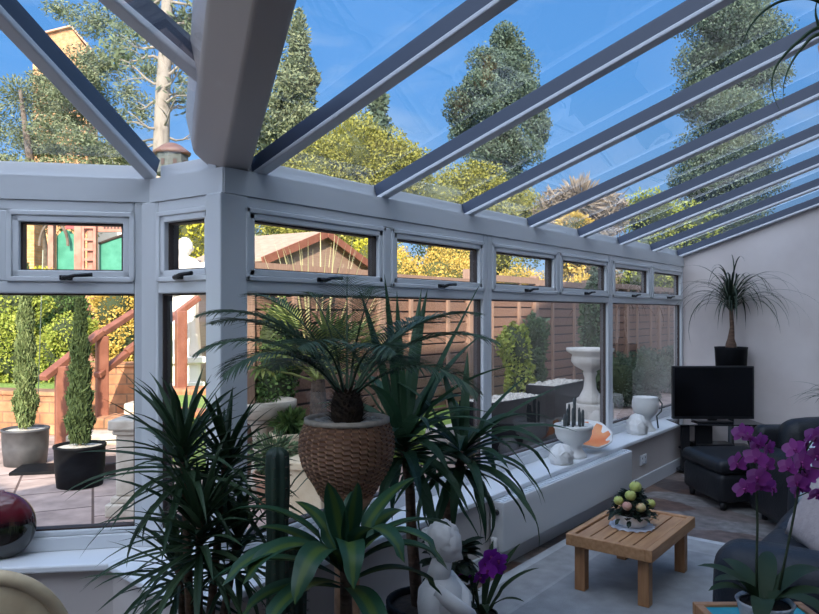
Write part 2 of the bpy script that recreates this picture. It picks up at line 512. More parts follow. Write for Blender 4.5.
        fs += [(a + j, a + (j + 1) % n, top) for j in range(n)]
        s.add(o, fs, mi)
        return s

    def leaf(s, base, az, el, L, w, droop, n=8, fold=0.2, prof='sword', twist=0.0, dpow=1.0, mi=0):
        base = Vector(base)
        p = base.copy(); pts = []; dirs = []
        ds = L / n
        for i in range(n + 1):
            t = i / n
            e = el - droop * (t ** dpow)
            d = Vector((math.cos(az) * math.cos(e), math.sin(az) * math.cos(e), math.sin(e)))
            pts.append(p.copy()); dirs.append(d)
            p += d * ds
        s.strip(pts, dirs, az, w, fold, prof, twist, mi)
        return pts

    def strip(s, pts, dirs, az, w, fold=0.2, prof='sword', twist=0.0, mi=0):
        n = len(pts) - 1
        vs = []; fs = []; uvs = []
        side0 = Vector((-math.sin(az), math.cos(az), 0))
        for i, (p, d) in enumerate(zip(pts, dirs)):
            t = i / n
            if prof == 'sword':
                ww = w * min(1, 0.55 + 2.2 * t) * (1 - t ** 2.6)
            elif prof == 'lance':
                ww = w * max(0.12, math.sin(PI * min(1, (t * 0.93 + 0.05))) ** 0.75) if t < 1 else 0
            elif prof == 'oval':
                ww = w * math.sqrt(max(0, 1 - (2 * t - 1) ** 2)) + (0.12 * w if t < 0.1 else 0)
            else:
                ww = w * (1 - t ** 1.5)
            ww = max(ww, 0.0005)
            sd = side0 - d * side0.dot(d)
            sd.normalize()
            nn = sd.cross(d)
            if nn.z < 0 and abs(d.z) < 0.7:
                nn = -nn
            if twist:
                q = Matrix.Rotation(twist * t, 3, d)
                sd = q @ sd; nn = q @ nn
            vs += [p - sd * ww / 2 + nn * fold * ww / 2, p, p + sd * ww / 2 + nn * fold * ww / 2]
            uvs += [(0, t), (0.5, t), (1, t)]
        for i in range(n):
            a = i * 3
            fs += [(a, a + 1, a + 4, a + 3), (a + 1, a + 2, a + 5, a + 4)]
        o = s.add(vs, fs, mi)
        for i, u in enumerate(uvs):
            s.uv[o + i] = u

    def build(s, name, m, parent=None, smooth=False, bevel=0.0, weld=False, loc=None, rot=None, solid=0.0, sub=0, seg=2, angle=35):
        me = bpy.data.meshes.new(name)
        me.from_pydata(s.v, [], s.f)
        ms = m if isinstance(m, (list, tuple)) else [m]
        for q in ms:
            me.materials.append(q)
        if len(ms) > 1:
            me.polygons.foreach_set('material_index', s.mi)
        if s.uv:
            ul = me.uv_layers.new(name='UVMap')
            li = np.empty(len(me.loops), dtype=np.int32); me.loops.foreach_get('vertex_index', li)
            arr = np.zeros((len(s.v), 2), dtype=np.float32)
            for k, u in s.uv.items():
                arr[k] = u
            ul.data.foreach_set('uv', arr[li].ravel())
        if weld:
            bm = bmesh.new(); bm.from_mesh(me)
            bmesh.ops.remove_doubles(bm, verts=bm.verts, dist=1e-4)
            bmesh.ops.recalc_face_normals(bm, faces=bm.faces)
            bm.to_mesh(me); bm.free()
        if smooth:
            me.polygons.foreach_set('use_smooth', [True] * len(me.polygons))
        me.update()
        o = bpy.data.objects.new(name, me)
        COL.objects.link(o)
        if parent is not None:
            o.parent = parent
        if loc is not None:
            o.location = loc
        if rot is not None:
            o.rotation_euler = rot
        if bevel:
            b = o.modifiers.new('bevel', 'BEVEL'); b.width = bevel; b.segments = seg; b.limit_method = 'ANGLE'; b.angle_limit = R(angle)
        if solid:
            b = o.modifiers.new('solid', 'SOLIDIFY'); b.thickness = solid
        if sub:
            b = o.modifiers.new('sub', 'SUBSURF'); b.levels = sub; b.render_levels = sub
        return o


def thing(name, label, cat, loc=(0, 0, 0), rotz=0.0, group=None):
    o = bpy.data.objects.new(name, None)
    COL.objects.link(o)
    o.empty_display_size = 0.1
    o.location = loc; o.rotation_euler = (0, 0, rotz)
    o['label'] = label; o['category'] = cat
    if group:
        o['group'] = group
    return o


def tag(o, label, cat, group=None, kind=None):
    o['label'] = label; o['category'] = cat
    if group:
        o['group'] = group
    if kind:
        o['kind'] = kind
    return o


def struct(o, label=None):
    o['kind'] = 'structure'
    if label:
        o['label'] = label
    return o


def dup(root, loc=None, rotz=None, label=None, group=None):
    r = root.copy(); COL.objects.link(r)
    if loc is not None:
        r.location = loc
    if rotz is not None:
        r.rotation_euler = (0, 0, rotz)
    if label:
        r['label'] = label
    if group:
        r['group'] = group
    for ch in list(root.children):
        c = ch.copy(); COL.objects.link(c); c.parent = r
        for g in list(ch.children):
            d = g.copy(); COL.objects.link(d); d.parent = c
    return r


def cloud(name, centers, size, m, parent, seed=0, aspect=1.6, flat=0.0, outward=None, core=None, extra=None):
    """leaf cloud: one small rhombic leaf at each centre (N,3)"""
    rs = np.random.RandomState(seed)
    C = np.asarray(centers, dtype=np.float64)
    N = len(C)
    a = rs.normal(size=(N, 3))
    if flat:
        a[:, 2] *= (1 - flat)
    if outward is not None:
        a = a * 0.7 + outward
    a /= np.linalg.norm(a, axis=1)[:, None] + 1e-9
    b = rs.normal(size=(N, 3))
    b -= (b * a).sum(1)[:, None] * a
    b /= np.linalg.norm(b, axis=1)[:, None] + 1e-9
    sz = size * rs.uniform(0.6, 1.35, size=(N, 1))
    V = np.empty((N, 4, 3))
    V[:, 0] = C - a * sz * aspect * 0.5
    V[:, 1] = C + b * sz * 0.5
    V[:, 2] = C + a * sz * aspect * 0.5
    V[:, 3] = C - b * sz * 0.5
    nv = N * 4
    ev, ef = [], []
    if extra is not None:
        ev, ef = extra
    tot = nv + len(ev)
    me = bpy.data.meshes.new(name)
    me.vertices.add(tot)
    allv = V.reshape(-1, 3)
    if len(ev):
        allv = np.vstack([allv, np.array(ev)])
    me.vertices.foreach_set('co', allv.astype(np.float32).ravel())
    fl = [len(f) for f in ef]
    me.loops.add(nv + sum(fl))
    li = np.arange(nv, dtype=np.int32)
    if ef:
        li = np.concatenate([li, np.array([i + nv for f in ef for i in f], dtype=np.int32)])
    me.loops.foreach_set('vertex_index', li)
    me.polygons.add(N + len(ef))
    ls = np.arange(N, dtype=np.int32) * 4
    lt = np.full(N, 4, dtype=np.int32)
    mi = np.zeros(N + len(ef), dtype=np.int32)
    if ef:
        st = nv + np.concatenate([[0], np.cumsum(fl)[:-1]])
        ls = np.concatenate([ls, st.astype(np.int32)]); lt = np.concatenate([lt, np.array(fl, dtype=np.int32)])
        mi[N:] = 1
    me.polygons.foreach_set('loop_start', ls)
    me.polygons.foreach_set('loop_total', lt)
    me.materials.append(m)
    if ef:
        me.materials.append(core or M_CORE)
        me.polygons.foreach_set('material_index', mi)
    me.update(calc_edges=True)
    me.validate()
    o = bpy.data.objects.new(name, me)
    COL.objects.link(o)
    if parent is not None:
        o.parent = parent
    return o


def blob_pts(lobes, n, seed, shell=0.25, bumps=0.12):
    """points near the surface of a set of ellipsoid lobes [(c,r)]"""
    rs = np.random.RandomState(seed)
    area = np.array([(r[0] * r[1] + r[0] * r[2] + r[1] * r[2]) for c, r in lobes])
    cnt = np.maximum(1, (n * area / area.sum()).astype(int))
    pts = []
    for (c, r), k in zip(lobes, cnt):
        d = rs.normal(size=(k, 3)); d /= np.linalg.norm(d, axis=1)[:, None]
        f = 1 + bumps * np.sin(d[:, 0] * 7 + c[0]) * np.sin(d[:, 1] * 8 + c[1]) * np.sin(d[:, 2] * 6) * 1.5
        rad = (1 - shell * rs.uniform(0, 1, size=k) ** 1.6) * f + rs.normal(size=k) * 0.03
        pts.append(np.array(c) + d * np.array(r) * rad[:, None])
    return np.vstack(pts)


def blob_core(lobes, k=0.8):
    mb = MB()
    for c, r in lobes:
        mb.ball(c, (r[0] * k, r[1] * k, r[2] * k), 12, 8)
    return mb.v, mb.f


def bush(name, label, cat, loc, lobes, n, size, m, seed, core=None, group=None, stem=None, shell=0.25, aspect=1.6, kk=0.82, flat=0.0):
    t = thing(name, label, cat, loc, 0, group)
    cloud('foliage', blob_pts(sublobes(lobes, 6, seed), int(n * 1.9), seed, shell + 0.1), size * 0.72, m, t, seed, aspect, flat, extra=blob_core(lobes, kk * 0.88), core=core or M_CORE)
    stem = stem or 0.6
    if stem:
        s = MB(); s.tube([(0, 0, -0.02), (0.02, 0, stem * 0.5), (0, 0, stem)], [0.05, 0.04, 0.03], 7)
        s.build('stem', M_TRUNK, t, True)
    return t

# ================================================================== THE SETTING
DX = -2.413
Z_SILL, Z_E0, Z_E1 = 0.453, 2.01, 2.116
YF = 7.75
A = Vector((-2.902, 1.745, 0))
B = Vector((DX, 1.784, 0))
FD = Vector((-0.65, -0.76, 0)).normalized()
Cc = A + FD * 1.2
Dd = Vector((Cc.x, -1.9, 0))
XH = 0.85
YB = -1.9
APEX = Vector((-2.07, -0.06, 3.0))
SLOPE = 0.331


def roofz(x):
    return Z_E1 + SLOPE * (x - DX)


# ---- floor and ground
mb = MB()
mb.prism([(Cc.x - 0.05, YB - 0.1), (XH + 0.15, YB - 0.1), (XH + 0.15, YF + 0.15), (DX - 0.06, YF + 0.15), (DX - 0.06, B.y + 0.05), (A.x, A.y + 0.05), (Cc.x - 0.05, Cc.y)], -0.12, 0.0)
struct(mb.build('floor', M_SLATE), 'brown and grey slate tiled floor')
mb = MB()
mb.prism([(-14, -14), (-2.3, -14), (-2.3, 20), (-14, 20)], -0.5, -0.05)
struct(mb.build('ground_patio', M_PATIO), 'pinkish stone slab patio outside the windows')
mb = MB()
mb.prism([(-90, -60), (-10.2, -60), (-10.2, 3.6), (-9.6, 5.6), (-8.3, 5.2), (-7.3, 4.2), (-5.2, 4.05), (-5.2, 30), (-90, 60)], -0.5, 0.42)
struct(mb.build('ground_lawn', M_LAWN), 'raised green lawn beyond the patio')

# ---- solid walls
mb = MB()
mb.bx(DX - 0.1, XH + 0.1, YF, YF + 0.15, 0, 3.45)
o = mb.build('wall_far', M_PLASTER)
# trim the gable top to the roof slope
for v in o.data.vertices:
    if v.co.z > 3:
        v.co.z = roofz(v.co.x) + 0.10
struct(o, 'plain plastered end wall behind the television')
mb = MB()
mb.bx(XH, XH + 0.15, -0.4, YF + 0.15, 0, 3.45)
struct(mb.build('wall_right', M_WALLD), 'plastered house wall')
mb = MB()
mb.bx(Dd.x - 0.1, XH + 0.15, YB - 0.15, YB, 0, 2.9)
mb.bx(XH, XH + 0.15, YB, -0.4, 0, 3.45)
struct(mb.build('wall_back', M_WALLD), 'plastered wall behind the camera')

# ---- dwarf walls and sills
SIN = 0.03
inner = [Vector((-2.16, YF, 0)), Vector((-2.16, 1.46, 0)), Vector((-2.84, 1.51, 0))]
pC = inner[2] + Vector((-0.70, -0.714, 0)) * 1.3
inner += [pC, Vector((pC.x, YB, 0))]
outer = [Vector((DX - 0.02, YF, 0)), Vector((DX - 0.02, B.y + 0.02, 0)), Vector((A.x, A.y + 0.02, 0)), Vector((Cc.x - 0.02, Cc.y, 0)), Vector((Cc.x - 0.02, YB, 0))]
sill = [(p.x, p.y) for p in inner] + [(p.x, p.y) for p in reversed(outer)]
nm = ['right', 'jog', 'left', 'bay']
for i in range(4):
    q = [inner[i], inner[i + 1], outer[i + 1], outer[i]]
    mb = MB(); mb.prism([(p.x, p.y) for p in q], Z_SILL - 0.032, Z_SILL)
    struct(mb.build('trim_sill_' + nm[i], M_SILL, bevel=0.008), 'white window sill board')
off = [Vector((-2.195, YF, 0)), Vector((-2.195, 1.50, 0)), Vector((-2.86, 1.545, 0)), pC + Vector((-0.035, 0.02, 0)), Vector((pC.x - 0.035, YB, 0))]
outw = [Vector((DX - 0.05, YF, 0)), Vector((DX - 0.05, B.y + 0.05, 0)), Vector((A.x, A.y + 0.05, 0)), Vector((Cc.x - 0.05, Cc.y, 0)), Vector((Cc.x - 0.05, YB, 0))]
for i in range(4):
    q = [off[i], off[i + 1], outw[i + 1], outw[i]]
    mb = MB(); mb.prism([(p.x, p.y) for p in q], -0.1, Z_SILL - 0.032)
    struct(mb.build('wall_' + nm[i], M_DWARF), 'low painted wall under the window sill')
    a, b = off[i], off[i + 1]
    n = Vector((a.y - b.y, b.x - a.x, 0)).normalized()
    if n.dot(Vector((0, 0, 0)) - (a + b) / 2) < 0:
        n = -n
    mb = MB(); mb.prism([(p.x, p.y) for p in (a, b, b + n * 0.018, a + n * 0.018)], 0, 0.11)
    struct(mb.build('baseboard_' + nm[i], M_SKIRT), 'white skirting board')
mb = MB(); mb.bx(DX + 0.22, XH, YF - 0.018, YF, 0, 0.11)
struct(mb.build('baseboard_far', M_SKIRT))


# ---- window units (local x along the wall, +y outward)
def win_unit(idx, origin, ang, L, nop, jl=0.045, jr=0.045, label=None, handles=True):
    r = MB()
    y0, y1 = 0.0, 0.075
    r.bx(0, jl, y0, y1, Z_SILL, Z_E0)
    r.bx(L - jr, L, y0, y1, Z_SILL, Z_E0)
    r.bx(jl, L - jr, y0, y1, Z_SILL, 0.515)
    r.bx(jl, L - jr, y0 + 0.012, y1, 0.515, 0.54)
    r.bx(jl, L - jr, y0, y1, 1.597, 1.65)
    r.bx(jl, L - jr, y0, y1, 1.962, Z_E0)
    W = (L - jl - jr)
    mw = 0.05
    ow = (W - mw * (nop - 1)) / nop
    for k in range(1, nop):
        x = jl + k * ow + (k - 1) * mw
        r.bx(x, x + mw, y0, y1, 1.65, 1.962)
    root = r.build('window_%d' % idx, M_FRAME, bevel=0.006, loc=(origin.x, origin.y, 0), rot=(0, 0, ang))
    struct(root, label or 'white framed conservatory window')
    g = MB(); g.add([(jl, 0.035, 0.54), (L - jr, 0.035, 0.54), (L - jr, 0.035, 1.597), (jl, 0.035, 1.597)], [(0, 1, 2, 3)])
    g.build('glass_pane', M_GLASS, root)
    s = MB(); t = 0.008
    s.bx(jl, L - jr, 0.025, 0.073, 0.54, 0.54 + t); s.bx(jl, L - jr, 0.025, 0.073, 1.597 - t, 1.597)
    s.bx(jl, jl + t, 0.025, 0.073, 0.54, 1.597); s.bx(L - jr - t, L - jr, 0.025, 0.073, 0.54, 1.597)
    s.build('gasket', M_SPACER, root)
    for k in range(nop):
        a = jl + k * (ow + mw) - 0.001; b = a + ow + 0.002
        z0, z1 = 1.649, 1.963
        f = MB()
        for (w, ya, yb) in ((0.022, -0.010, 0.05), (0.050, -0.004, 0.05)):
            i0 = 0 if w == 0.022 else 0.022
            f.bx(a + i0, a + w, ya, yb, z0 + i0, z1 - i0); f.bx(b - w, b - i0, ya, yb, z0 + i0, z1 - i0)
            f.bx(a + i0, b - i0, ya, yb, z0 + i0, z0 + w); f.bx(a + i0, b - i0, ya, yb, z1 - w, z1 - i0)
        sash = f.build('sash', M_SASH, root, bevel=0.004)
        w = 0.050
        g = MB(); g.add([(a + w, 0.03, z0 + w), (b - w, 0.03, z0 + w), (b - w, 0.03, z1 - w), (a + w, 0.03, z1 - w)], [(0, 1, 2, 3)])
        g.build('glass_pane', M_GLASS, sash)
        s = MB()
        s.bx(a + w, b - w, 0.02, 0.068, z0 + w, z0 + w + 0.006); s.bx(a + w, b - w, 0.02, 0.068, z1 - w - 0.008, z1 - w)
        s.bx(a + w, a + w + 0.010, 0.02, 0.068, z0 + w, z1 - w); s.bx(b - w - 0.010, b - w, 0.02, 0.068, z0 + w, z1 - w)
        s.build('gasket', M_SPACER, sash)
        h = MB(); cx = (a + b) / 2
        hw = min(0.075, ow * 0.25)
        h.rbox((cx - 0.02, -0.014, z0 + 0.018), (0.055, 0.012, 0.022), 0.004, n=2)
        h.tube([(cx - 0.03, -0.02, z0 + 0.018), (cx - 0.02, -0.038, z0 + 0.016)], [0.009, 0.008], 8)
        h.tube([(cx - 0.022, -0.036, z0 + 0.014), (cx + hw * 0.3, -0.040, z0 + 0.026), (cx + hw + 0.02, -0.036, z0 + 0.030)], [0.010, 0.008, 0.009], 8)
        h.build('window_handle', M_HANDLE, sash, True)
    return root


HP = PI / 2
ys = [1.84, 3.82, 5.79, 7.745]
for i in range(3):
    win_unit(i + 1, Vector((DX, ys[i], 0)), HP, ys[i + 1] - ys[i], 2, jl=0.05 if i else 0.055, jr=0.048,
             label=['white window with two top openers behind the palms', 'white window with two top openers by the small white urn', 'white window with two top openers next to the end wall'][i])
angF = math.atan2(0.76, 0.65)
win_unit(4, A + FD * 1.21, angF, 1.19, 2, 0.035, 0.048, label='white window above the round vase at the left')
J = B - A
angJ = math.atan2(J.y, J.x)
win_unit(6, A + J.normalized() * 0.02, angJ, J.length - 0.03, 1, 0.035, 0.06, label='narrow white window beside the corner post')
win_unit(7, Dd, HP, Cc.y - Dd.y, 2, label='white window on the side of the bay')

# ---- corner posts
mb = MB(); mb.bx(DX - 0.10, DX + 0.004, 1.765, 1.905, Z_SILL, Z_E0)
struct(mb.build('trim_corner_post', M_FRAME, bevel=0.006), 'wide white corner post')
mb = MB(); mb.box((0, 0.03, (Z_SILL + Z_E0) / 2), (0.075, 0.09, Z_E0 - Z_SILL))
struct(mb.build('trim_corner_post', M_FRAME, bevel=0.006, loc=(A.x, A.y, 0), rot=(0, 0, (angF + angJ) / 2)), 'slim white corner post at the bay')
mb = MB(); mb.box((0, 0.03, (Z_SILL + Z_E0) / 2), (0.075, 0.09, Z_E0 - Z_SILL))
struct(mb.build('trim_corner_post', M_FRAME, bevel=0.006, loc=(Cc.x, Cc.y, 0), rot=(0, 0, (angF + HP) / 2)))


# ---- eaves beams
def eaves(pts, k):
    for i in range(len(pts) - 1):
        a, b = pts[i], pts[i + 1]
        t = (b - a).normalized(); n = Vector((-t.y, t.x, 0))   # outward
        mb = MB()
        q = [a - n * 0.006, b - n * 0.006, b + n * 0.11, a + n * 0.11]
        mb.prism([(p.x, p.y) for p in q], Z_E0, Z_E1)
        q = [a + n * 0.055, b + n * 0.055, b + n * 0.11, a + n * 0.11]
        mb.prism([(p.x, p.y) for p in q], Z_E1 - 0.002, Z_E1 + 0.07)
        struct(mb.build('trim_eaves', M_FRAME), 'white eaves beam above the windows')


eaves([Dd, Cc, A, B, Vector((DX, YF, 0))], 0)

# ---- roof bars and glass of the lean-to
GZ = 0.083
SL = Vector((1, 0, SLOPE)).normalized()
ry = [1.985 + 0.82 * k for k in range(8)]
for k, y in enumerate(ry):
    if k == 7:
        y = YF - 0.035
    p0 = Vector((DX - 0.03, y, roofz(DX - 0.03))); p1 = Vector((XH, y, roofz(XH)))
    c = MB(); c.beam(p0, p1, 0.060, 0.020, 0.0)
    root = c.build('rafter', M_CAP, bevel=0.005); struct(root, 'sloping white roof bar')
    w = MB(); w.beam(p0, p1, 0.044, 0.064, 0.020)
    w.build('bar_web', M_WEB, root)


def pane(name, pts):
    g = MB(); g.add(pts, [tuple(range(len(pts)))])
    return struct(g.build(name, M_RGLASS), 'clear roof glass')


VD = Vector((0.891, -0.555, 0)).normalized()
VR = 0.235
yh = B.y + (XH - DX) * VD.y / VD.x


def gz(x):
    return roofz(x) + GZ


ye = [1.985 + 0.82 * k for k in range(7)] + [YF]
pane('roof_pane', [(DX - 0.05, B.y, gz(DX - 0.05)), (XH, yh, gz(XH)), (XH, ye[0], gz(XH)), (DX - 0.05, ye[0], gz(DX - 0.05))])
for k in range(7):
    pane('roof_pane', [(DX - 0.05, ye[k], gz(DX - 0.05)), (XH, ye[k], gz(XH)), (XH, ye[k + 1], gz(XH)), (DX - 0.05, ye[k + 1], gz(DX - 0.05))])

# ---- valley beam
TV = Vector((VD.x, VD.y, VR))
PL = Vector((-VD.y, VD.x, 0))          # towards the lean-to
PLn = -PL                               # towards the bay
sec = [(0.0, 0.0), (0.1165, 0.025), (0.15, 0.24), (-0.15, 0.26), (-0.1157, 0.10)]   # (right offset to lean-to, height)
mb = MB(); vs = []
for s_ in (-0.12, 3.85):
    base = Vector((B.x, B.y, Z_E1)) + TV * s_
    for (w_, h_) in sec:
        vs.append(base + PL * w_ + Vector((0, 0, h_)))
n = len(sec)
mb.add(vs, [tuple(range(n)), tuple(range(2 * n - 1, n - 1, -1))] + [(i, n + i, n + (i + 1) % n, (i + 1) % n) for i in range(n)])
struct(mb.build('ceiling_beam', M_BEAM, weld=True, bevel=0.014, seg=4, angle=20), 'thick boxed valley beam running up the roof')
BT = Vector((B.x, B.y, Z_E1)) + TV * 3.7


# ---- bay roof bars and glass
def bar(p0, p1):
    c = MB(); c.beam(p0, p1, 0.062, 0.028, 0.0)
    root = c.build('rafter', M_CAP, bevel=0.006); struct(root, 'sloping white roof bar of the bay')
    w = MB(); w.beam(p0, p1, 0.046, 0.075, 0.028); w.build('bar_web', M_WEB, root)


e = lambda p, z=Z_E1: Vector((p.x, p.y, z))
V2 = Vector((B.x, B.y, Z_E1)) + TV * 0.30 + Vector((0, 0, 0.10))
bar(e(A), APEX)
bar(V2, APEX)
bar(e(Cc), APEX)
bar(e(Dd), APEX)
RE = Vector((XH, -0.6, 3.0))
bar(APEX, RE)
up = Vector((0, 0, 0.095))
pane('roof_pane', [e(A) + up, e(B) + up, APEX + up])
pane('roof_pane', [e(B) + up, BT + Vector((0, 0, 0.25)), RE + up, APEX + up])
pane('roof_pane', [e(Cc) + up, e(A) + up, APEX + up])
pane('roof_pane', [e(Dd) + up, e(Cc) + up, APEX + up])
pane('roof_pane', [e(Dd) + up, APEX + up, RE + up, Vector((XH, YB, Z_E1)) + up])

# ---- the house the conservatory leans on (behind the viewer's right shoulder)
HY0, HZ0 = -5.2, 3.6
mb = MB()
prof = [(-8.2, -0.5), (20, -0.5), (20, 4.0), (8.5, 9.6), (0.6, 6.2), (-8.2, 6.0)]
vs = [(XH + 0.2, y, z) for y, z in prof] + [(9.0, y, z) for y, z in prof]
n = len(prof)
mb.add(vs, [tuple(range(n)), tuple(range(2 * n - 1, n - 1, -1))] + [(i, n + i, n + (i + 1) % n, (i + 1) % n) for i in range(n)])
struct(mb.build('wall_house', M_RENDER), 'rendered gable wall of the house')


def sublobes(lobes, k, seed, f=0.42):
    """break every lobe into k smaller clumps sitting on its surface"""
    r_ = np.random.RandomState(seed); out = []
    for c, r in lobes:
        out.append((c, (r[0] * 0.9, r[1] * 0.9, r[2] * 0.9)))
        for _ in range(k):
            d = r_.normal(size=3); d /= np.linalg.norm(d)
            q = r_.uniform(0.65, 1.25) * f
            out.append((tuple(np.array(c) + d * np.array(r) * 0.78), (r[0] * q, r[1] * q, r[2] * q * 0.9)))
    return out

# ================================================================== THE GARDEN
LZ = 0.42      # lawn level


def gp(px, d, z=0.0):
    q = G(px, d, z)
    return q


# ---- retaining stone wall left, behind the potted conifers
w0, w1 = gp(-60, 9.3, -0.05), gp(60, 8.9, -0.05)
def wallseg(name, label, a, b, th, h, m, cat='wall'):
    t = (b - a); L = t.length
    mb = MB(); mb.bx(0, L, 0, th, 0, h)
    mb.bx(-0.02, L + 0.02, -0.03, th + 0.03, h, h + 0.06)
    return tag(mb.build(name, m, loc=a, rot=(0, 0, math.atan2(t.y, t.x)), bevel=0.01), label, cat)
wallseg('garden_wall', 'low orange stone garden wall behind the grey conifer pot', w0, w1, 0.25, 0.50, M_STONEWALL)
wallseg('garden_wall', 'stepped stretch of stone garden wall behind the handrail posts', gp(61, 9.6, -0.05), gp(140, 9.9, -0.05), 0.25, 0.80, M_STONEWALL)
wallseg('garden_wall', 'short stone wall at the edge of the lawn below the white statue', gp(142, 7.6, -0.05), gp(215, 7.2, -0.05), 0.22, 0.47, M_STONEWALL)

# ---- stone steps climbing beside the handrail
stp = thing('garden_steps', 'rough stone garden steps rising beside the wooden handrail', 'steps', gp(112, 8.5, -0.05), TH)
for i in range(4):
    m_ = MB(); m_.rbox((0.25 * i, 0.35 * i, 0.06 + 0.13 * i), (1.1, 0.5, 0.13 + 0.02 * i), 0.03, n=2)
    m_.build('step', M_STONEWALL if i % 2 else M_STONE, stp, bevel=0.01)

# ---- wooden handrail
hr = thing('handrail', 'reddish brown timber handrail with posts climbing the garden steps', 'handrail', (0, 0, 0))
posts = [(62.5, 8.3, 366, 442, 0.155), (102, 8.9, 336, 445, 0.14), (181, 9.6, 311, 405, 0.14)]
tops = []
for px, d, yt, yb, wd in posts:
    a = P(px, yt, d); b = P(px, yb, d)
    b.z = -0.05 if px < 150 else LZ - 0.3
    m_ = MB(); m_.beam(b, a, wd, wd, -wd / 2, up=(0.3, 1, 0)); m_.build('post', M_RAIL, hr, bevel=0.01)
    tops.append(a)
r0 = P(44, 381, 8.1)
m_ = MB(); m_.beam(r0, tops[1] + Vector((0, 0, 0.02)), 0.13, 0.07, 0); m_.build('rail', M_RAIL, hr, bevel=0.01)
m_ = MB(); m_.beam(tops[1], tops[1] + (P(136, 314, 9.6) - tops[1]), 0.12, 0.07, 0); m_.build('rail', M_RAIL, hr, bevel=0.01)
m_ = MB(); m_.beam(P(98, 378, 8.8), P(136, 349, 9.5), 0.11, 0.07, 0); m_.build('rail', M_RAIL, hr, bevel=0.01)
m_ = MB(); m_.beam(P(128, 354, 9.3), P(200, 300, 10.0), 0.12, 0.08, 0); m_.build('rail', M_RAIL, hr, bevel=0.01)


# ---- potted conifers
def potted_conifer(px, d, top_px, potw, poth, m, pm, label, seed, n):
    t = thing('potted_conifer', label, 'potted tree', gp(px, d, -0.05))
    p = MB(); k = potw / 2
    prof = [(k * 0.90, 0), (k * 0.98, poth * 0.5), (k * 1.0, poth * 0.93), (k * 1.04, poth * 0.94), (k * 1.04, poth), (k * 0.94, poth), (k * 0.92, poth - 0.03)]
    p.lathe(prof, n=28, cap1=False); p.build('pot', pm, t, True)
    g = MB(); g.lathe([(k * 0.93, poth - 0.025), (0.01, poth - 0.01)], n=20, cap0=False)
    g.build('gravel', M_GRAVEL, t)
    rs = np.random.RandomState(seed)
    H = P(px, top_px, d).z + 0.05
    hs = rs.uniform(0, 1, n) ** 0.9
    an0 = rs.uniform(0, 2 * PI, n)
    rad = 0.165 * np.sqrt(np.clip(1 - hs, 0, 1)) * np.clip(hs * 8 + 0.5, 0, 1) * (1 + 0.22 * np.sin(hs * 37 + an0 * 2)) * (0.25 + 0.45 * np.sqrt(rs.uniform(0, 1, n)))
    an = an0
    pts = np.stack([np.cos(an) * rad, np.sin(an) * rad, poth + 0.02 + hs * (H - poth - 0.04)], 1)
    ow = np.stack([np.cos(an) * 0.35, np.sin(an) * 0.35, np.full(n, 1.6)], 1)
    cloud('foliage', pts, 0.016, m, t, seed, 4.5, outward=ow)
    s = MB(); s.tube([(0, 0, poth - 0.05), (0, 0, H * 0.75)], [0.018, 0.006], 6); s.build('stem', M_TRUNK, t)
    return t


potted_conifer(25.5, 7.25, 262, 0.44, 0.37, T_CYP, M_GREYPOT, 'slim pale conifer in a grey tub by the orange stone wall', 11, 9000)
potted_conifer(80, 6.35, 298, 0.43, 0.37, T_CYPD, M_BLKPOT, 'dark conifer in a black tub in front of the handrail posts', 12, 9000)
for k, (px, d, a_, b_) in enumerate(((41, 7.45, 290, 340),)):
    m_ = MB(); m_.tube([P(px - 3, b_ + 60 if k == 0 else b_, d), P(px + 2, a_ - 40, d)], 0.005, 6)
    o = m_.build('garden_cane', M_CANE); tag(o, ['thin pale cane standing beside the grey conifer tub', 'thin pale cane standing in the black conifer tub'][k], 'cane')
m_ = MB(); m_.rbox((0, 0, 0.06), (0.42, 0.40, 0.12), 0.02, n=2)
tag(m_.build('wooden_block', M_SPACER, loc=gp(112, 6.9, -0.05), rot=(0, 0, TH + 0.3), bevel=0.01), 'dark low wooden block on the patio right of the black tub', 'block')
m_ = MB(); m_.bx(-0.28, 0.28, -0.2, 0.2, 0, 0.03)
tag(m_.build('doormat', M_BLKPOT, loc=gp(47, 6.95, -0.05), rot=(0, 0, TH + 0.2)), 'flat black mat on the patio between the two conifer tubs', 'mat')

# ---- stone pedestal right of the tubs
pd = thing('stone_pedestal', 'weathered stone pedestal on the patio next to the window post', 'pedestal', gp(137, 5.5, -0.05), TH)
m_ = MB()
for (z0, z1, w_) in ((0, 0.10, 0.36), (0.10, 0.15, 0.30), (0.15, 0.62, 0.24), (0.62, 0.66, 0.28), (0.66, 0.74, 0.33)):
    m_.rbox((0, 0, (z0 + z1) / 2), (w_, w_, z1 - z0), 0.015, n=2)
m_.build('plinth', M_STONE, pd, bevel=0.006)

# ---- hedges and bushes on the left
def lob(*a):
    return [((x, y, z), (rx, ry_, rz)) for x, y, z, rx, ry_, rz in a]


